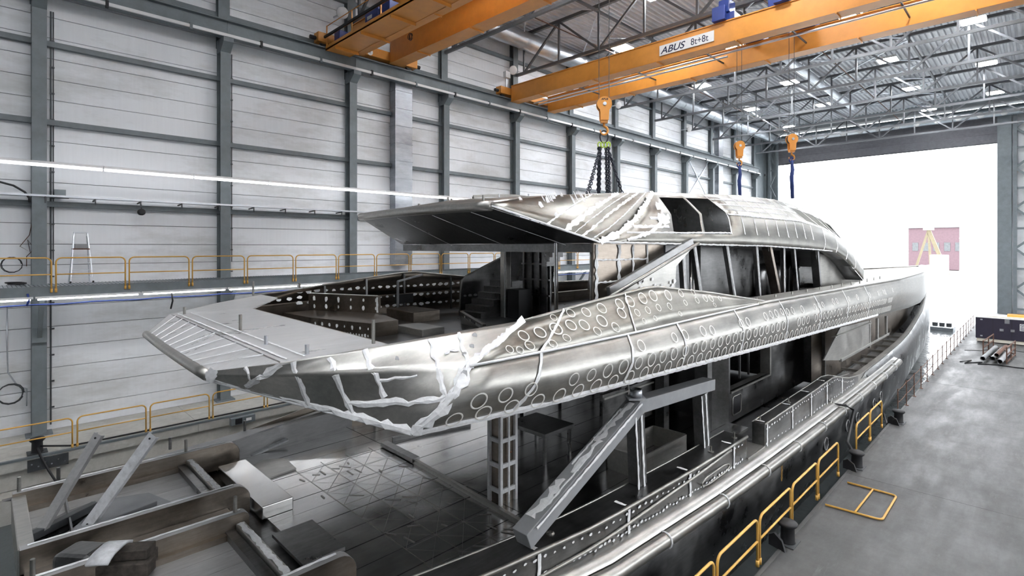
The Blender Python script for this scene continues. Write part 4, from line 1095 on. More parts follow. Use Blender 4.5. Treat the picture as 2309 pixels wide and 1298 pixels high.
# ------------------------------------------------------------------ upper deck furniture bases
bench = [V(p) for p in ((-15.6, 6.2, 4.74), (-14, 6.3, 4.74), (-11.85, 6.85, 4.74), (-11.9, 7.7, 4.74), (-13.5, 8.1, 4.74), (-15.6, 7.2, 4.74))]
be = MB().poly(bench[::-1], .39, (0,0,1)).build('seat_base', M['alu_brown'], ya)
bk = MB().poly([V((-15.7, 7.0, 4.74)), V((-13.55, 8.1, 4.74)), V((-13.55, 8.1, 5.22)), V((-15.7, 7.0, 5.24))], .12, (.45,-.89,0)).build('seat_back', M['alu_brown'], be)
fr_ = (V((2.15, 1.1, 0)), (0,0,1), (.45,-.89,0))
dabs('grinding_dabs', [V((-15.5 + 1.9*t, 7.1 + .97*t, z)) for t in np.linspace(0, 1, 6) for z in (4.87, 5.1)], fr_, bk, .075, asp=.6)
dabs('grinding_dabs', [V((-13.8 + 1.9*t, 6.35 + .49*t, 4.6)) for t in np.linspace(0, 1, 8)] + [V((-13.0 + 1.1*t, 6.56 + .28*t, 4.42)) for t in np.linspace(0, 1, 12)], (V((1.9,.49,0)), (0,0,1), (.25,-.97,0)), be, .05, asp=.8)
seam('weld_seam', [V((-13.56, 8.08, 4.76)), V((-13.56, 8.08, 5.2))], (.45,-.89,0), .07, bk)
seam('weld_seam', [V((-15.65, 7.02, 5.24)), V((-13.56, 8.1, 5.22))], (0,0,1), .06, bk)
box('deck_locker', -12.3, -11.1, 7.9, 8.6, UD, 4.55, M['alu'], ya, .02)
b2 = box('seat_base', -14.9, -13.4, 9.2, 10.2, UD, 4.68, M['alu_brown'], ya, .02)
fl_ = PX(897, 634, -15.0)
wf_ = beam('profile_frame', (fl_.x, fl_.y, UD), fl_, .06, .06, M['primer'], ya, up=(0,1,0)); beam('profile_rail', fl_, PX(952, 619, -15.0), .09, .05, M['cloth_white'], wf_)
# frames and dabs on the inside of the port bulwark
pin = bands[-1]
for y in (6.0, 8, 10, 12): 
    a = mir(upper(y, .05)) + V((.05,0,0)); beam('bulwark_frame', V((a.x + .03, a.y, UD)), a, .06, .05, M['alu_dark'], pin)
rnd = random.Random(4)
dabs('grinding_dabs', [V((mir(upper(y, .5)).x + .1, y, z + .03*rnd.random())) for y in np.arange(6.8, 13, .27) for z in (4.62, 4.95, 5.28)] + [V((mir(upper(max(4.97, y), .2)).x + .16, y, 4.95 + .06*(y-3.5))) for y in np.arange(4.6, 6.8, .3)], ((0,1,0), (0,0,1), (1,0,0)), pin, .055)
box('scupper_box', -15.5, -15.3, 9.9, 10.5, 4.75, 5.05, M['black'], pin)
# stair screen, steps, main post
sc_ = MB().poly([PX(1037, 722, -14.5), PX(1038, 660, -14.5), PX(1041, 632, -14.5), PX(1050, 622, -14.5), PX(1143, 573, -14.5), PX(1180, 552, -14.5), PX(1180, 722, -14.5)], .05, (1,0,0)).build('stair_screen', M['alu_dark'], ya)
MB().tube([PX(*q, -14.47) for q in ((1037, 722), (1038, 660), (1041, 632), (1050, 622), (1143, 573))], .03, 6).build('screen_edge', M['alu_b'], sc_, True)
for k in range(6): box('stair_step', -13.7, -12.6, 11.2 + .28*k, 13.2, UD + .19*k, UD + .19*(k+1), M['alu_dark'], sc_)
dabs('grinding_dabs', [V((-14.48, y, 4.92)) for y in np.arange(12.1, 15, .25)], ((0,1,0), (0,0,1), (1,0,0)), sc_, .05)
mp = sq('main_post', (-12.4, 12.1, UD), (-12.4, 12.1, 6.74), .26, .22, M['alu'], None, (0,1,0))
seam('weld_seam', [V((-12.28, 11.97, UD)), V((-12.28, 11.97, 6.7))], (0,-1,0), .05, mp)
bh = box('stair_bulkhead', -12.2, -11.0, 12.7, 12.76, UD, 6.74, M['alu_dark'], ya)
for i in range(4): beam('bulkhead_rib', (-12.1 + .33*i, 12.66, UD), (-12.1 + .33*i, 12.66, 6.74), .05, .07, M['alu_dark'], bh)
for z in (5.1, 5.6, 6.1, 6.5): beam('bulkhead_rib', (-12.2, 12.66, z), (-11.0, 12.66, z), .05, .05, M['alu_dark'], bh)
for i in range(5): box('stair_underside', -11.0 + .12*i, -10.88 + .12*i, 12.4, 12.9, 6.05 + .14*i, 6.74, M['alu_dark'], bh)
box('wall_cabinet', -12.1, -11.6, 11.9, 12.5, UD, 5.3, M['black'], bh)
for x, y in ((-8.0, 9.45), (-7.95, 10.75)): beam('round_pillar', (x, y, UD), (x, y, 6.74), .1, .1, M['chrome'], ya, 'round')
for y in (16.5, 19.3, 22.5, 26): sq('port_mullion', (-14.4, y, UD), (-14.2, y + .12, 6.74), .16, .2, M['alu_dark'], None, (0,1,0))
box('port_sill', -14.6, -14.3, 14.5, 30, UD, 4.75, M['alu_brown'], ya)
sk = shell('stair_rail', [[PZ(1040, 712, UD + .3), PZ(1093, 744, UD + .02)], [PZ(1040, 730, UD), PZ(1093, 746, UD)]], M['alu'], th=.06, sm=False)
sq('rail_cap', PZ(1040, 703, 4.62), PZ(1092, 733, 4.45), .12, .06, M['alu_b'], sk)
for t in (.15, .4, .65, .9): a = PZ(1040, 703, 4.62).lerp(PZ(1092, 733, 4.45), t); beam('baluster', (a.x, a.y, UD), a, .03, .03, M['alu_b'], sk)

# ------------------------------------------------------------------ starboard side wall of the upper saloon
sw = plate('saloon_side', [V((-7.0, 9.55, UD)), V((-7.0, 12.6, UD)), V((-7.0, 12.6, 6.74)), V((-7.0, 9.55, 6.74))], M['alu_brown'], th=.05, d=(1,0,0))
for y, w in ((9.62, .12), (10.5, .14), (11.1, .1), (11.75, .08)):
    seam('weld_seam', [V((-7.0, y, 5.2)), V((-7.0, y + .02, 6.7))], (1,0,0), w, sw, seed=int(y*17), jag=.7)
for z in (5.45, 5.85, 6.35): seam('weld_seam', [V((-7.0, 9.6, z)), V((-7.0, 11.8, z))], (1,0,0), .05, sw, seed=int(z*21), jag=.7)
sq('stair_stringer', PX(1372, 658, -6.72), PX(1560, 545, -6.72), .1, .22, M['alu_dark'], sw)
MB().tube([PX(1378, 668, -6.66), PX(1575, 548, -6.66)], .045, 8).build('stringer_edge', M['alu_b'], sw, True)
lowp = plate('saloon_lower_side', [PX(1378, 672, -6.68), PX(1560, 560, -6.68), PX(1525, 600, -6.68), PX(1519, 700, -6.68), PX(1378, 740, -6.68)], M['alu'], th=.04, d=(1,0,0))
rnd = random.Random(8)
dabs('grinding_dabs', [PX(1440 + 80*rnd.random(), 625 + 40*rnd.random(), -6.67) for _ in range(22)], ((0,1,0), (0,0,1), (1,0,0)), lowp, .06, asp=1.0)
# mullions
for xt, xb in ((1536, 1541), (1562, 1574), (1636, 1649), (1703, 1709), (1729, 1746), (1765, 1766), (1788, 1795), (1836, 1843)):
    a, b = PX(xt, 556, -7.1), PX(xb, 640, -7.1); d = (b - a)/(b.z - a.z); lo = a + d*(UD - a.z); hi = a + d*(6.7 - a.z)
    m_ = sq('saloon_mullion', lo, hi, .13 if xt not in (1729, 1836) else .3, .2, M['alu_dark'] if xt != 1729 else M['alu_brown'], None, (0,1,0))
    seam('weld_seam', [lo + V((.07, -.1, .3)), hi + V((.07, -.1, 0))], (1,-.3,0), .05, m_, seed=xt)
ib = box('saloon_bulkhead', -9.6, -9.5, 16.4, 38, UD, 6.72, M['alu_dark'], ya)
box('saloon_trunk', -9.4, -8.6, 15.6, 16.7, UD, 6.72, M['alu_dark'], ya)
for k in range(7): MB().tube([V((-9.3, 25.5 + .8*k, UD)), V((-9.3, 25.5 + .8*k, 5.5)), V((-9.3, 25.65 + .8*k, 5.7))], .3, 12).build('insulation_roll', M['alu_dark'], ib, True)
for k in range(4): MB().tube([V((-7.9, 15.9 + .2*k, 6.7)), V((-7.9, 15.9 + .2*k, 4.75)), V((-7.8, 15.95 + .2*k, 4.55)), V((-7.6, 16.4 + .2*k, 4.5))], .05, 8).build('vent_pipe', M['chrome'], ya, True)
for z in (4.75, 5.15): beam('inner_rail', (-7.6, 12.8, z), (-7.6, 15.2, z), .04, .04, M['alu'], ya)
for k in range(5): beam('inner_prop', (-9 - .4*k, 13 + .5*k, UD), (-9.6 - .2*k, 14.2 + .4*k, 6.7), .1, .06, M['alu_dark'], ya)

# ------------------------------------------------------------------ roof module
SbY = [9.5, 19, 24.7, 27.4, 29.5, 32]; SbX = [-6.8, -6.7, -6.7, -6.7, -6.65, -6.5]; SbZ = [6.74, 6.66, 6.52, 6.43, 5.98, 4.95]
SkY = [9.5, 13, 16, 23.4, 26.7, 29.2, 31.5, 34.8]; SkX = [-7.25, -7.12, -7.0, -7.0, -7.0, -7.0, -7.0, -7.0]; SkZ = [7.3, 7.5, 7.67, 7.7, 7.48, 7.16, 6.62, 5.5]
SrY = [13.8, 20.5, 25, 29, 33, 36, 39]; SrX = [-8.0, -8.2, -8.4, -8.5, -8.6, -8.9, -9.3]; SrZ = [8.23, 8.62, 8.74, 8.6, 8.3, 7.8, 7.2]
def lean(s): return ip(s, [9.5, 12.5, 16, 32], [4.3, 1.4, 1.1, 2.4])
def roofp(s, t):
    y = s + lean(s)*t
    b = V((ip(y, SbY, SbX), y, ip(y, SbY, SbZ))); k = V((ip(y, SkY, SkX), y, ip(y, SkY, SkZ))); r = V((ip(y, SrY, SrX), y, ip(y, SrY, SrZ)))
    m_ = b.lerp(k, .35); m_.x += .1
    if t < .18: return b.lerp(m_, t/.18)
    if t < .5: return m_.lerp(k, (t - .18)/.32)
    return k.lerp(r, (t - .5)/.5)
cs_ = [9.5, 10.5, 11.5, 12.5, 14.1, 14.25, 16.0, 17, 18, 19, 20, 21, 22, 23, 24, 25.7, 25.9, 27.6, 27.8, 29.2, 29.4, 30.5, 31.2, 32]
tl = [0, .09, .18, .34, .5, .58, .74, .88, 1.0]
skip = set()
for j, s in enumerate(cs_[:-1]):
    for i in range(len(tl) - 1):
        if s in (12.5, 14.25) and 2 <= i < 7: skip.add((i, j))
        if s in (24, 25.9, 27.8, 29.4, 30.5, 31.2) and 5 <= i < 7: skip.add((i, j))
rs = {}
for sd in (1, -1):
    g = (lambda p: p) if sd > 0 else mir
    rs[sd] = shell('roof_side', [[g(roofp(s, t)) for s in cs_] for t in tl], M['alu_roof'], skip=skip, th=.04)
r1 = rs[1]; rn = (1, -.05, .5)
for s in cs_[6:15]: seam('weld_seam', [roofp(s, t) for t in np.linspace(.18, 1, 10)], rn, .07, r1, seed=int(s*3), jag=.5)
for s in cs_[15:22:2]: seam('weld_seam', [roofp(s, t) for t in np.linspace(0, .5, 8)], rn, .04, r1, seed=int(s*3), jag=.5)
for t in (.5, .74): seam('weld_seam', [roofp(s, t) for s in np.linspace(16, 24, 20)], rn, .07, r1, seed=int(t*90), jag=.5)
for t in (.62, .86): seam('weld_seam', [roofp(s, t) for s in np.linspace(16, 22, 14)], rn, .04, r1, seed=int(t*90), jag=.5)
seam('weld_seam', [roofp(s, .5) for s in np.linspace(24, 31, 20)], rn, .04, r1, seed=4)
seam('weld_seam', [roofp(s, .2) for s in np.linspace(9.8, 16, 20)], (1,0,.1), .05, r1, seed=14)
seam('corner_weld', [roofp(9.5, t) for t in np.linspace(0, 1, 14)], (.8, -.5, .3), .16, r1, seed=9, jag=.6)
for a, b in (((10.4, .05), (12.2, .5)), ((10.6, .45), (12.3, .45)), ((9.9, .3), (12.2, .3))): seam('weld_seam', [roofp(a[0] + (b[0]-a[0])*u, a[1] + (b[1]-a[1])*u) for u in np.linspace(0, 1, 8)], (1,-.1,.4), .1, r1, seed=int(a[0]*b[1]*10), jag=.6)
dabs('grinding_dabs', [roofp(11.9, .42), roofp(11.7, .4), roofp(12, .38), roofp(11.6, .62), roofp(11.3, .66)], ((0,1,0), (-.4,0,1), (1,-.1,.4)), r1, .2, asp=1.0)
seam('edge_weld', [roofp(s, .01) for s in np.linspace(9.6, 27, 30)], (1,0,0), .05, r1, seed=19)
# aft visor
va, vc = V((-8.1, 7.5, 7.5)), roofp(9.5, 0)
low = [va.lerp(vc, t) for t in np.linspace(0, 1, 7)]
upl = [va + V((-.05, .05, .06)), V((-8.25, 8.6, 7.74)), V((-8.12, 9.7, 7.86)), V((-8.05, 10.9, 7.96)), V((-8.0, 12.0, 8.07)), V((-8.0, 13.0, 8.15)), roofp(9.5, 1)]
vr = [[u.lerp(l, r) + V((.1, -.1, .06))*math.sin(math.pi*r)*(.4 + .6*j/6) for j, (u, l) in enumerate(zip(upl, low))] for r in np.linspace(0, 1, 6)]
for k, row in enumerate(vr): row[-1] = roofp(9.5, 1 - k/5)
for sd in (1, -1):
    g = (lambda p: p) if sd > 0 else mir
    vs_ = shell('visor_side', [[g(p) for p in r] for r in vr], M['alu_roof'], th=.03)
    if sd > 0: vs1 = vs_
vn = (.75, -.6, .35)
seam('edge_weld', low, vn, .045, vs1, seed=3, jag=.2)
for j in (3, 4, 5): seam('weld_seam', [r[j] for r in vr], vn, (.05, .13, .07)[j-3], vs1, seed=j*7, jag=.7)
for j in (4.5, 5.5): seam('weld_seam', [r[int(j)].lerp(r[int(j)+1], .5) for r in vr], vn, .035, vs1, seed=int(j*7), jag=.7)
rnd = random.Random(21)
dabs('grinding_dabs', [vr[0][j].lerp(vr[2][j], rnd.random()) + V((0, rnd.uniform(-.4,.4), 0)) for j in (2, 2, 3, 3, 3) for _ in range(6)], ((.3,.4,-1), (0,1,0), vn), vs1, .022, asp=7)
dabs('grinding_dabs', [vr[1][1], vr[1][2], vr[2][2], vr[3][2], vr[3][3], vr[4][3]], ((.3,.4,-1), (0,1,0), vn), vs1, .07, asp=1.6)
MB().tube([va.lerp(mir(va), t) + V((0, -.03 - .12*math.sin(math.pi*t), .02*math.sin(math.pi*t))) for t in np.linspace(0, 1, 14)], .11, 12).build('visor_nose', M['alu'], vs1, True)
un = shell('visor_underside', [[va.lerp(mir(va), t) + V((0, 0, -.05)) for t in np.linspace(0, 1, 8)], [vc.lerp(mir(vc), t) for t in np.linspace(0, 1, 8)]], M['alu_dark'], th=.03, sm=False)
for t in (.12, .38, .66): seam('weld_seam', [va.lerp(mir(va), t) + V((0,0,-.08)), vc.lerp(mir(vc), t) + V((0,0,-.03))], (0,-.3,-1), .03, un, seed=int(t*50))
rsf = list(np.arange(9.6, 32, 1.6))
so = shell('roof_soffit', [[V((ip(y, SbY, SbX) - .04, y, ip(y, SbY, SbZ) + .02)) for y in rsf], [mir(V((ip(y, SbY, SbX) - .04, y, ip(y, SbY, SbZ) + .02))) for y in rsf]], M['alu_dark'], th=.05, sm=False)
beam('soffit_beam', (-14.9, 9.9, 6.62), (-7.2, 9.9, 6.62), .14, .2, M['alu_dark'], so)
ry_ = [8.6, 9.7, 10.9, 13.0, 16, 20.5, 25, 29, 33, 36, 39]
def redge(y): return V((ip(y, [7.6, 8.6, 10.9, 13.8] + SrY[1:], [-8.2, -8.25, -8.05, -8.0] + SrX[1:]), y, ip(y, [7.6, 8.6, 10.9, 13.8] + SrY[1:], [7.55, 7.74, 7.96, 8.23] + SrZ[1:])))
rt = shell('roof_top', [[redge(y).lerp(mir(redge(y)), t) + V((0, 0, .12*math.sin(math.pi*t))) for y in [7.6] + ry_] for t in np.linspace(0, 1, 7)], M['alu'], th=.04)
e0 = redge(39); plate('roof_front', [e0, mir(e0), mir(V((-9.3, 41, 4.6))), V((-9.3, 41, 4.6))], M['alu'], th=.04)
shell('front_cheek', [[roofp(32, t) for t in np.linspace(.5, 1, 5)], [V((-9.3, 41, 4.6)).lerp(e0, t) for t in np.linspace(0, 1, 5)]], M['alu'], th=.03, sm=False)
hoop = [PX(1068, 456, -10.3), PX(1067, 443, -10.3), PX(1100, 441, -10.3), PX(1160, 441, -10.3), PX(1215, 447, -10.2)]
hp_ = MB(); 
for a, b in zip(hoop[:-1], hoop[1:]): hp_.beam(a, b, .02, .07)
hp_ = hp_.build('roof_hoop', M['alu_b'], rt); 
for q in (1125, 1192): beam('hoop_post', PX(q, 452, -10.3), PX(q, 437, -10.3), .03, .03, M['galv'], hp_)
for px, py in ((945, 470), (1018, 458), (1090, 452), (1010, 455)): p = PX(px, py, -11 if px < 1050 else -9); beam('roof_pin', p - V((0,0,.15)), p + V((0,0,.12)), .04, .04, M['alu_b'], rt)
beam('roof_pin', PX(1398, 437, -9.8), PX(1398, 408, -9.8), .06, .06, M['alu_b'], rt)
# inside the big roof opening
ri = plate('roof_inner_wall', [V((-9.5, 12.6, 6.75)), V((-9.5, 24.5, 6.75)), V((-9.5, 24.5, 8.7)), V((-9.5, 20, 8.58)), V((-9.5, 15, 8.33)), V((-9.5, 12.6, 8.1))], M['alu_dark'], th=.06, d=(1,0,0))
box('roof_inner_box', -9.4, -8.8, 12.4, 13.6, 6.75, 7.7, M['alu_dark'], ri)
# saloon front side panel under the swooping roof edge
plate('front_side_panel', [PX(1849, 572, -7.3), PX(1870, 578, -7.3), PX(1945, 630, -7.3), PX(1945, 650, -7.3), PX(1849, 660, -7.3)], M['alu_b'], th=.04, d=(1,0,0))
sw_ = shell('swoop_soffit', [[V((ip(y, SbY, SbX) - .03, y, ip(y, SbY, SbZ))) for y in np.linspace(25, 32, 10)], [V((-7.6, y, ip(y, SbY, SbZ))) for y in np.linspace(25, 32, 10)]], M['alu_dark'], th=.03)

# ------------------------------------------------------------------ forward hull side below the band
fw = shell('forward_side', [[V((hx(y) - 1.0, y, ip(y, BY, BZ) + .1)) for y in np.arange(23, 72, 2)], [V((hx(y) - 1.0, y, 1.0)) for y in np.arange(23, 72, 2)]], M['alu_brown'], th=.04, sm=False)
tpn = plate('side_plate', [PX(1857, 812, -5.72), PX(1895, 738, -5.72), PX(1960, 722, -5.72), PX(1960, 780, -5.72), PX(1925, 798, -5.72), PX(1895, 812, -5.72)], M['alu'], th=.04, d=(1,0,0))
for px in (1960, 1978, 1998): a = PX(px, 722 - (px-1960)*.25, -5.75); b = PX(px, 783 - (px-1960)*.75, -5.75); sq('side_frame', b, a, .1, .22, M['alu'], tpn, (0,1,0))
sq('side_sill', PX(1895, 812, -5.72), PX(2003, 752, -5.75), .1, .12, M['alu'], tpn); sq('side_sill', PX(1880, 760, -5.68), PX(1962, 727, -5.68), .14, .05, M['alu_b'], tpn)
for k in range(8): y = 25.5 + 2*k; beam('deck_frame', (hx(y) - .1, y, 1.15), (hx(y) - 1.0, y, 1.15), .06, .12, M['alu'], bC)
# =================================================================== LOOSE THINGS
def bollard(p, label, sc=1.0, lug=True):
    p = V(p); o = thing('bollard', p, label, 'bollard', 'bollards')
    MB().lathe([(.17*sc, 0), (.15*sc, .05*sc), (.14*sc, .34*sc), (.2*sc, .40*sc), (.21*sc, .44*sc), (.18*sc, .47*sc)], p, 18).build('post', M['black'], o, True)
    if lug: MB().poly([p + V((-.28*sc, -.3*sc, 0)), p + V((.1*sc, -.42*sc, 0)), p + V((.02*sc, -.38*sc, .2*sc)), p + V((-.16*sc, -.32*sc, .3*sc)), p + V((-.28*sc, -.3*sc, .22*sc))], .07*sc, (0,1,0)).build('lug_plate', M['black'], o)
    box('base_plate', p.x - .25*sc, p.x + .2*sc, p.y - .25*sc, p.y + .25*sc, p.z, p.z + .02, M['darksteel'], o)
    return o
bollard(PZ(1776, 1222, 0), 'squat black bollard on the open quay beside the closed run of handrails')
bollard(PZ(1932, 1052, 0), 'squat black bollard on the open quay with a mooring hose tied to it')
bollard(PZ(2026, 952, 0), 'squat black bollard on the open quay where the thin rope posts begin')
pb_ = PX(84, 1022, -22.95); pb_.z = .02
bollard(pb_, 'black bollard on the wall side quay with a dangling rope', 1.0, False)
plb = thing('fender_plate', (-22.55, 1.3, -.4), 'dark bolted steel plate on the concrete quay wall under the bollard', 'plate')
a = PX(95, 1040, -22.6)
box('plate', -22.62, -22.56, a.y - .35, a.y + .65, a.z - .25, a.z + .12, M['darksteel'], plb)
for k in range(6): MB().lathe([(.025, 0), (.02, .03)], (-22.56, a.y - .25 + .16*k, a.z - .02 - .1*(k % 2)), 6, 'X').build('bolt', M['galv'], plb)
o = MB().tube([pb_ + V((.1,0,.2)), pb_ + V((.4,.05,.0)), V((-22.45, pb_.y + .25, -.5)), V((-21.3, pb_.y + .55, -1.0)), V((-19.5, pb_.y + .9, -1.3)), V((-17.0, pb_.y + 1.0, .9))], .035, 8).build('mooring_rope', M['black'], None, True); tag(o, 'black mooring rope hanging from the wall side bollard to the stern', 'rope')
o = MB().tube([pb_ + V((.1,.05,.22)), pb_ + V((.2,.8,.06)), V((-22.85, pb_.y + 1.4, .035)), V((-22.85, 8, .035)), V((-22.85, 20, .035)), V((-22.85, 34, .035))], .03, 8).build('hose', M['black'], None, True); tag(o, 'long black hose lying along the wall side quay edge', 'hose')
a, b = PX(1873, 911, -5.4), PZ(1930, 1030, .3)
o = MB().tube([a + V((-.2,0,0)), a + V((.15,.02,.02)), V((-4.95, a.y + .1, 1.02)), V((-4.75, a.y + .3, .85)), a.lerp(b, .7) + V((0,0,-.1)), b], .045, 8).build('mooring_hose', M['black'], None, True); tag(o, 'thick black mooring hose from the hull opening to the quay bollard', 'hose')
MB().tube([a + V((.03, .16*math.cos(t), .13*math.sin(t))) for t in np.linspace(0, 6.28, 15)[:-1]], .03, 6, True).build('fairlead_rim', M['alu_b'], ya, True)
a, b = PX(1975, 905, -5.15), PZ(2020, 945, .3)
o = MB().tube([a, a + V((.2, .1, -.3)), a.lerp(b, .6) + V((0,0,-.5)), b], .04, 8).build('mooring_hose', M['black'], None, True); tag(o, 'slack black mooring hose from a hull porthole toward the farthest bollard', 'hose')
a = PX(1755, 1052, -5.1); o = thing('hanging_chain', a, 'small brass chain dangling from a bracket on the dark hull', 'chain')
beam('bracket', a + V((-.1, -.1, .05)), a + V((.06, .15, .05)), .02, .05, M['darksteel'], o); chain('chain', a + V((.05, .12, .03)), a + V((.05, .1, -.4)), o, M['yellow'], .05, .006)

# ---- fabricated fins in the port stern tray
def fin(pts_base, zb, lo, hi, w, label, mats):
    o = thing('rudder_bracket', PZ(*pts_base[0], zb), label, 'metal bracket')
    MB().poly([PZ(*q, zb) for q in pts_base], .035, (0,0,1)).build('base_plate', mats[0], o)
    return o
z0 = 1.26
fA = fin([(37, 1228), (60, 1200), (150, 1152), (215, 1128), (222, 1145), (150, 1195), (70, 1232), (45, 1235)], z0 + .05, 0, 0, 0, 'welded bracket with dark base plate and slim upright channel at the stern corner', (M['alu_dark'],))
fB = fin([(140, 1205), (165, 1190), (240, 1125), (335, 1110), (385, 1130), (380, 1150), (250, 1180), (180, 1208), (150, 1210)], z0 + .05, 0, 0, 0, 'welded bracket with pale base plate and wide upright channel in the stern tray', (M['primer'],))
def channel(a, b, w, f, mat, parent, name, face):
    a, b = V(a), V(b); t = (b-a).normalized(); n = V(face); n = (n - t*n.dot(t)).normalized(); s = t.cross(n); m = MB()
    for o0, o1, d0, d1 in ((-w/2, w/2, 0, .015), (-w/2, -w/2 + .015, -f, .0), (w/2 - .015, w/2, -f, 0)):
        m.add([p + s*x + n*y for p in (a, b) for x in (o0, o1) for y in (d0, d1)], [(0,1,3,2),(4,6,7,5),(0,4,5,1),(2,3,7,6),(0,2,6,4),(1,5,7,3)])
    o = m.build(name, mat, parent)
    for p in (a + t*.08, b - t*.08): MB().tube([p + n*.012, p + n*.025], .02, 8).build('bolt_hole', M['black'], o)  # black stubs give the dark of holes that aren't drilled
    return o
face = (1, -1, .6)
a, b = PZ(85, 1205, z0 + .1), PX(222, 978, -12.95)
channel(a, b, .17, .07, M['alu_pale'], fA, 'upright_channel', face)
a2, b2_ = PZ(192, 1190, z0 + .1), PX(345, 980, -12.2)
channel(a2, b2_, .2, .07, M['cloth_white'], fB, 'upright_channel', face)
sq('lying_channel', PZ(65, 1212, z0 + .14), PZ(215, 1138, z0 + .14), .16, .14, M['darksteel'], fA)
sq('lying_channel', PZ(175, 1200, z0 + .12), PZ(350, 1132, z0 + .12), .16, .1, M['primer'], fB)
# ---- timbers and wrapped block
c = PZ(285, 1262, 1.5)
for k, (ly_, dz, l, w, h, lab) in enumerate(((0, 0, 1.0, .26, .22, 'dark timber baulk under the pale board between the stern trays'), (.28, 0, .8, .24, .22, 'dark timber baulk farther from the pale board at the stern'), (.13, .225, .85, .3, .16, 'dark timber plank topmost of the pile between the stern trays'))):
    ra = math.radians(52)
    o = MB().box(-l/2, l/2, -w/2, w/2, 0, h).build('timber_baulk', M['wood'], None, M=Matrix.Translation((c.x - math.sin(ra)*ly_, c.y + math.cos(ra)*ly_ - .1, 1.30 + dz)) @ Matrix.Rotation(ra, 4, 'Z'), bevel=.015); tag(o, lab, 'timber', 'timber baulks')
o = MB().box(-.32, .32, -.26, .26, 0, .42).build('grey_block', M['alu_dark'], None, M=Matrix.Translation(PZ(186, 1292, 1.26)) @ Matrix.Rotation(math.radians(40), 4, 'Z'), bevel=.09); tag(o, 'worn grey rounded block resting by the timber pile', 'block')
pw_ = PZ(248, 1255, 1.72); o = thing('chalky_board', pw_, 'chalky white bent board laid over the timbers at the stern', 'board')
Rm = Matrix.Translation(pw_) @ Matrix.Rotation(math.radians(52), 4, 'Z')
rows = [[V((x, -.32 + .08*i, .12 - 1.6*(abs(-.32 + .08*i) - .1)**2 if abs(-.32 + .08*i) > .1 else .12)) for i in range(9)] for x in (-.16, -.02, .02, .16)]
bo = MB().grid(rows).build('board', M['cloth_white'], o, True, M=Rm); sm_ = bo.modifiers.new('thickness', 'SOLIDIFY'); sm_.thickness = .04

# ---- step ladder on the wall walkway
L0 = PX(182, 638, -24.95); lx, ly, lz = -24.95, L0.y, 5.35
o = thing('step_ladder', (lx, ly, lz), 'aluminium step ladder standing on the wall walkway against the panels', 'ladder')
for s in (-1, 1):
    beam('stile', (lx + .35, ly + s*.32, lz), (lx, ly + s*.19, lz + 1.84), .035, .07, M['galv'], o); beam('rear_leg', (lx - .42, ly + s*.3, lz), (lx - .02, ly + s*.18, lz + 1.7), .03, .04, M['galv'], o)
    beam('foot', (lx + .36, ly + s*.325, lz), (lx + .35, ly + s*.32, lz + .06), .05, .08, M['black'], o)
for k in range(4):
    t = (.2 + .25*k)/1.84; x = lx + .35*(1-t); w = .32 - .13*t; box('tread', x - .06, x + .06, ly - w, ly + w, lz + .2 + .25*k, lz + .225 + .25*k, M['galv'], o)
box('platform', lx - .2, lx + .2, ly - .24, ly + .24, lz + 1.2, lz + 1.25, M['rust'], o); box('top_tray', lx - .06, lx + .08, ly - .2, ly + .2, lz + 1.8, lz + 1.85, M['galv'], o)
box('tool_box', lx - .12, lx + .1, ly - .17, ly + .17, lz + 1.25, lz + 1.4, M['primer'], o)

# ---- cables on the left wall
o = coil((-25.18, .85, 5.34), .22, 5, .25, .02, M['black'], 'cable_coil', None, 'XY', 2); tag(o, 'messy dark cable coil lying on the walkway beside the first column', 'cable')
o = coil((-25.38, .75, 6.05), .27, 2, .1, .012, M['black'], 'cable_coil', None, 'YZ', 4); tag(o, 'thin cable loops hung on the wall above the walkway', 'cable')
o = MB().tube([PX(*q, -25.4) for q in ((76, 470), (74, 495), (66, 530), (45, 555), (68, 568), (62, 540), (78, 560), (60, 578), (60, 600))], .012, 6).build('cable', M['rust'], None, True); tag(o, 'thin reddish cable dangling on the wall beside the first column', 'cable')
o = MB().tube([PX(*q, -25.0) for q in ((-30, 408), (0, 410), (30, 418), (55, 432), (66, 446), (67, 456))], .035, 8).build('cable', M['black'], None, True); tag(o, 'thick black cable arching down into the cable tray', 'cable')
o = coil(PX(26, 888, -25.35), .33, 2, .12, .018, M['darksteel'], 'hose_coil', None, 'YZ', 6); tag(o, 'grey hose loops hung low on the wall by the first column', 'hose')
o = MB().tube([PX(*q, -25.4) for q in ((16, 690), (16, 780), (18, 840), (40, 870), (60, 876), (60, 915))], .02, 6).build('wall_pipe', M['galv'], None, True); tag(o, 'thin service pipe running down the wall below the walkway', 'pipe')
for px, y0_, y1_, w in ((387, 660, 696, 'long'), (62, 662, 690, 'blue')):
    p = PX(px, y0_, -23.5); q = PX(px - 2, y1_, -23.5); o = MB().tube([p, p.lerp(q, .5) + V((0,.05,0)), q], .03, 6).build('hanging_strap', M['black'] if w == 'long' else M['blue'], None, True); tag(o, {'long': 'short black strap hanging under the walkway lamps', 'blue': 'short bright blue strap hanging under the walkway near the first column'}[w], 'strap')

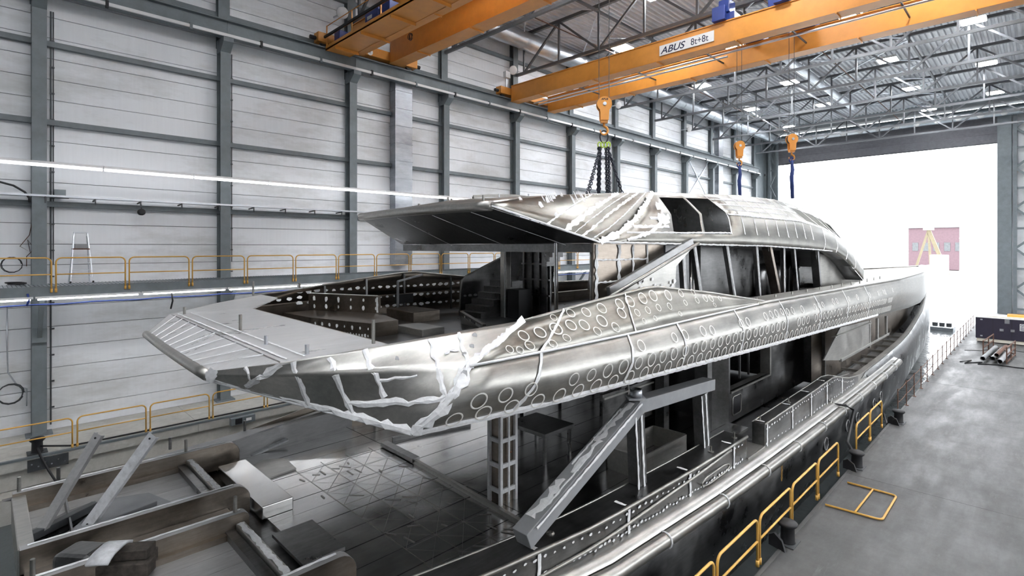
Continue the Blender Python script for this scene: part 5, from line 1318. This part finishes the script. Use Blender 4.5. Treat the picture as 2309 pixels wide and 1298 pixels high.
# ---- generator container and pipe stillage on the quay
gx, gy = -3.35, 49.5
o = thing('generator_box', (gx + 2, gy, 0), 'dark purple container with white company sticker on the quay by the door', 'container')
box('body', gx, gx + 5.2, gy, gy + 2.4, .28, 1.72, M['lino'], o, .02); box('skid', gx + .05, gx + 5.15, gy + .05, gy + 2.35, .06, .28, M['cream'], o); box('lid', gx - .02, gx + 5.22, gy - .02, gy + 2.42, 1.72, 1.78, M['white'], o)
for i in range(3): box('door_seam', gx + .9 + .95*i, gx + .92 + .95*i, gy - .012, gy + .01, .32, 1.68, M['black'], o)
for x in (1.25, 1.8): box('latch', gx + x, gx + x + .2, gy - .05, gy, .88, 1.04, M['galv'], o)
box('latch', gx + 1.5, gx + 1.75, gy - .04, gy, 1.42, 1.7, M['galv'], o)
for x, z in ((.25, 1.55), (.25, .42), (2.95, 1.55), (2.95, .42)): box('corner_lug', gx + x, gx + x + .12, gy - .03, gy, z, z + .08, M['galv'], o)
st_ = box('sticker', gx + 2.25, gx + 2.85, gy - .02, gy - .005, 1.0, 1.46, M['white'], o)
text_mesh('lettering', 'GSL', .2, M['navy'], Matrix.Translation((gx + 2.28, gy - .024, 1.29)) @ RXm, st_, 0, .006, .002)
for i in range(3): box('print_line', gx + 2.28, gx + 2.8, gy - .024, gy - .02, 1.04 + .08*i, 1.08 + .08*i, M['navy'], st_)
for i, (x0, x1, y0, z, m, lab) in enumerate(((gx + .6, gx + 3.6, gy + .2, 1.785, 'cream', 'long pale plank on the container lid'), (gx + 1.6, gx + 2.7, gy + .6, 1.785, 'yellow', 'short yellow beam lying on the container lid'), (gx + 1.6, gx + 2.9, gy + 1.2, 1.785, 'orange', 'orange channel lying on the container lid'), (gx + 2.8, gx + 4.4, gy + .9, 1.785, 'orange', 'orange block at the far end of the container lid'))):
    w = box('loose_beam', x0, x1, y0, y0 + .2, z, z + (.07 if m == 'cream' else .2), M[m], None, .015); tag(w, lab, 'beam')
# stillage of pipes
p0 = PZ(2216, 806, 0)
o = thing('pipe_stillage', p0, 'rusty pipe stillage frame with tall posts on the quay', 'stillage')
q = [PZ(2217, 802, 0), PZ(2240, 784, 0), PZ(2270, 820, 0), PZ(2289, 802, 0)]
for a in q + [q[0].lerp(q[1], .5), q[2].lerp(q[3], .5)]:
    beam('post', a, a + V((0,0,.95)), .06, .06, M['rust'], o)
for a, b in ((q[0], q[1]), (q[2], q[3])):
    for z in (.1, .5, .9): beam('side_rail', a + V((0,0,z)), b + V((0,0,z)), .05, .05, M['rust'], o)
for a, b in ((q[0], q[2]), (q[1], q[3])): beam('cross_rail', a + V((0,0,.1)), b + V((0,0,.1)), .06, .06, M['rust'], o)
for k, (a, b, z, r, lab) in enumerate((((2216, 808), (2245, 782), .25, .12, 'grey steel pipe, outermost toward the water in the stillage'), ((2238, 808), (2262, 785), .25, .12, 'grey steel pipe in the middle of the stillage'), ((2254, 815), (2276, 790), .25, .13, 'grey steel pipe closest to the tall rusty end posts'), ((2247, 800), (2268, 780), .48, .1, 'rusty pipe lying on top of the stillage load'))):
    a, b = PZ(*a, z), PZ(*b, z); t = (b - a).normalized()
    w = MB(); w.tube([a, b], r, 14, caps=False); w.tube([a, b], r*.85, 14, caps=False)
    w = w.build('steel_pipe', M['primer'] if k < 3 else M['rust'], None, True); tag(w, lab, 'pipe', 'pipes in the stillage')
o = MB().tube([PZ(x, y, .03) for x, y in ((2165, 815), (2190, 812), (2175, 818), (2215, 816), (2205, 820), (2250, 822), (2290, 828), (2330, 832))], .03, 6).build('hose', M['black'], None, True); tag(o, 'tangled black hose on the quay floor below the pipe stillage', 'hose')
o = MB().tube([PZ(x, y, .02) for x, y in ((2175, 789), (2215, 790), (2250, 784), (2330, 797))], .018, 6).build('hose', M['black'], None, True); tag(o, 'thin black cable crossing the quay floor behind the stillage', 'cable')

# ---- the worker under the overhang
def person(base, rz):
    o = thing('person', base, 'person in black t-shirt and dark jeans standing behind the lattice post', 'person')
    T = Matrix.Translation(V(base)) @ Matrix.Rotation(rz, 4, 'Z')
    J = {'pel': (0,0,.95,.15), 'waist': (0,0,1.12,.135), 'chest': (0,.01,1.35,.16), 'neck': (0,.02,1.5,.06), 'head0': (0,.03,1.56,.07), 'head': (0,.04,1.66,.1), 'crown': (0,.03,1.74,.075)}
    E = [('pel','waist'),('waist','chest'),('chest','neck'),('neck','head0'),('head0','head'),('head','crown')]
    for s, n in ((-1,'l'), (1,'r')):
        J.update({'hip'+n: (.1*s,0,.9,.105), 'knee'+n: (.12*s,.02,.5,.07), 'ank'+n: (.13*s,-.03,.09,.048), 'toe'+n: (.15*s,.14,.04,.04), 'sh'+n: (.2*s,.01,1.43,.075), 'el'+n: (.27*s,-.02 if s < 0 else .1,1.14,.05), 'wr'+n: (.27*s,.05 if s < 0 else .33,.9 if s < 0 else 1.08,.034), 'hand'+n: (.27*s,.07 if s < 0 else .42,.82 if s < 0 else 1.07,.04)})
        E += [('pel','hip'+n),('hip'+n,'knee'+n),('knee'+n,'ank'+n),('ank'+n,'toe'+n),('chest','sh'+n),('sh'+n,'el'+n),('el'+n,'wr'+n),('wr'+n,'hand'+n)]
        h = J['hand'+n]
        for f in range(5):
            d = (.02*(f-2), .045, .0) if s > 0 else (.0, .018*(f-2), -.05)
            a = tuple(h[i] + d[i]*.9 for i in range(3)); b = tuple(h[i] + d[i]*(1.7 if f else 1.2) for i in range(3))
            J['f%d%s' % (f, n)] = (*a, .011); J['g%d%s' % (f, n)] = (*b, .009); E += [('hand'+n, 'f%d%s' % (f, n)), ('f%d%s' % (f, n), 'g%d%s' % (f, n))]
    K = list(J); me = bpy.data.meshes.new('body'); me.from_pydata([J[k][:3] for k in K], [(K.index(a), K.index(b)) for a, b in E], [])
    b = bpy.data.objects.new('body', me); link(b, T, o)
    m = b.modifiers.new('skin', 'SKIN')
    for i, k in enumerate(K): me.skin_vertices[0].data[i].radius = (J[k][3],)*2
    me.skin_vertices[0].data[0].use_root = True
    b.modifiers.new('subd', 'SUBSURF').levels = 1
    mm, nt, bs = nodes('worker_body')                # skin, shirt and jeans split by height on the figure
    tc = nt.nodes.new('ShaderNodeTexCoord'); sx = nt.nodes.new('ShaderNodeSeparateXYZ'); nt.links.new(tc.outputs['Object'], sx.inputs[0])
    c = ramp(nt, sx.outputs['Z'], [(0, (.01,.01,.01)), (.06, (.012,.018,.06)), (.96, (.008,.008,.01)), (1, (.008,.008,.01))]); 
    c.node.color_ramp.interpolation = 'CONSTANT'
    gt = nt.nodes.new('ShaderNodeMath'); gt.operation = 'GREATER_THAN'; gt.inputs[1].default_value = 1.5; nt.links.new(sx.outputs['Z'], gt.inputs[0])
    ab = nt.nodes.new('ShaderNodeMath'); ab.operation = 'ABSOLUTE'; nt.links.new(sx.outputs['X'], ab.inputs[0])
    g2 = nt.nodes.new('ShaderNodeMath'); g2.operation = 'GREATER_THAN'; g2.inputs[1].default_value = .215; nt.links.new(ab.outputs[0], g2.inputs[0])
    g3 = nt.nodes.new('ShaderNodeMath'); g3.operation = 'LESS_THAN'; g3.inputs[1].default_value = 1.22; nt.links.new(sx.outputs['Z'], g3.inputs[0])
    an = nt.nodes.new('ShaderNodeMath'); an.operation = 'MULTIPLY'; nt.links.new(g2.outputs[0], an.inputs[0]); nt.links.new(g3.outputs[0], an.inputs[1])
    mx = nt.nodes.new('ShaderNodeMath'); mx.operation = 'MAXIMUM'; nt.links.new(gt.outputs[0], mx.inputs[0]); nt.links.new(an.outputs[0], mx.inputs[1])
    nt.links.new(mix(nt, c, (.42,.22,.15), mx.outputs[0]), bs.inputs['Base Color']); bs.inputs['Roughness'].default_value = .8
    me.materials.append(mm)
    MB().lathe([(.02, .1), (.085, .07), (.105, .0), (.1, -.03)], (0, .025, 1.70), 14).build('hair', M['hair'], o, True, M=T)
    MB().lathe([(.012, 0), (.018, .02), (.008, .03)], (0, .12, 1.655), 6, 'Y').build('nose', M['skin'], o, True, M=T)
    for s in (-1, 1):
        MB().lathe([(.004, 0), (.012, .004), (.004, .008)], (.035*s, .128, 1.675), 8, 'Y').build('eye', M['black'], o, True, M=T); MB().lathe([(.03, -.01), (.03, .01)], (.105*s, .03, 1.66), 8, 'X').build('ear', M['skin'], o, True, M=T)
    box_ = MB().box(-.025, .025, .128, .134, 1.605, 1.613).build('mouth', M['rust'], o, M=T)
    return o
pp = PZ(1114, 1108, DK + .005)
person(pp, math.radians(-60))

# =================================================================== OUTSIDE
o = box('harbour_hall', -9.2, 14, 108, 150, -2, 40, M['white'], None); tag(o, 'tall white harbour hall outside right of the dock door', 'building')
for k in range(6): box('cladding_seam', -9.25, 14, 107.97, 108.02, 3 + 5*k, 3.1 + 5*k, M['cream'], o)
o = thing('warehouse', (-22, 206, 0), 'faded red warehouse across the harbour basin', 'building')
box('wall', -29, -15.5, 200, 215, 0, 12.4, M['redbrick'], o); box('roof', -29.4, -15, 199.6, 215.4, 12.4, 12.9, M['steel'], o)
for k in range(5): box('window', -28 + 2.5*k, -26.6 + 2.5*k, 199.9, 200.0, 5.5, 8, M['darksteel'], o)
o = thing('harbour_crane', (-27, 170, 0), 'yellow harbour crane legs standing before the red warehouse', 'crane')
beam('leg', (-16.7, 170, -.2), (-20.5, 170, 11), .8, .8, M['far_yellow'], o); beam('leg', (-20.0, 170, -.2), (-20.5, 170, 11), .5, .5, M['far_yellow'], o); beam('leg', (-23.5, 170, -.2), (-20.5, 170, 11), .5, .5, M['far_yellow'], o)
box('machine_house', -21.5, -19.5, 169, 171, 11, 12.2, M['white'], o)
fs = box('far_quay', -120, 60, 150, 260, -4, -.2, M['concrete2'], None); tag(fs, kind='structure')
for k in range(14):
    x = -75 + 4.3*k; o = box('harbour_shed', x, x + 3.2, 156 + (k % 3)*4, 160 + (k % 3)*4, -.2, 1.5 + 1.1*((k*7) % 4), M[('white', 'cream', 'galv')[k % 3]], None, .1)
    tag(o, 'small %s shed on the far quay, %s along the row' % (('white', 'cream', 'silver')[k % 3], ORD[k]), 'shed', 'far quay sheds')
bo_ = PZ(2106, 742, -1.75)
o = thing('work_raft', bo_, 'low grey work raft floating outside the dock door', 'raft')
box('deck', bo_.x - .2, bo_.x + 1.6, bo_.y - 1, bo_.y + 1, -1.9, -1.35, M['galv'], o, .05)
for k in range(3): box('crate', bo_.x - .1 + .55*k, bo_.x + .3 + .55*k, bo_.y - .3, bo_.y + .3, -1.35, -1.0, M['darksteel'], o)

p = PX(548, 946, -22.45)
o = thing('switch_box', (p.x, p.y, p.z - .12), 'grey steel switch box with black sockets on the wall side quay wall', 'box')
box('case', -22.62, -22.4, p.y - .45, p.y + .45, p.z - .14, p.z + .14, M['steel'], o, .01); box('socket', -22.4, -22.37, p.y - .3, p.y - .05, p.z - .1, p.z + .1, M['black'], o); box('socket', -22.4, -22.38, p.y + .1, p.y + .3, p.z - .05, p.z + .05, M['white'], o)
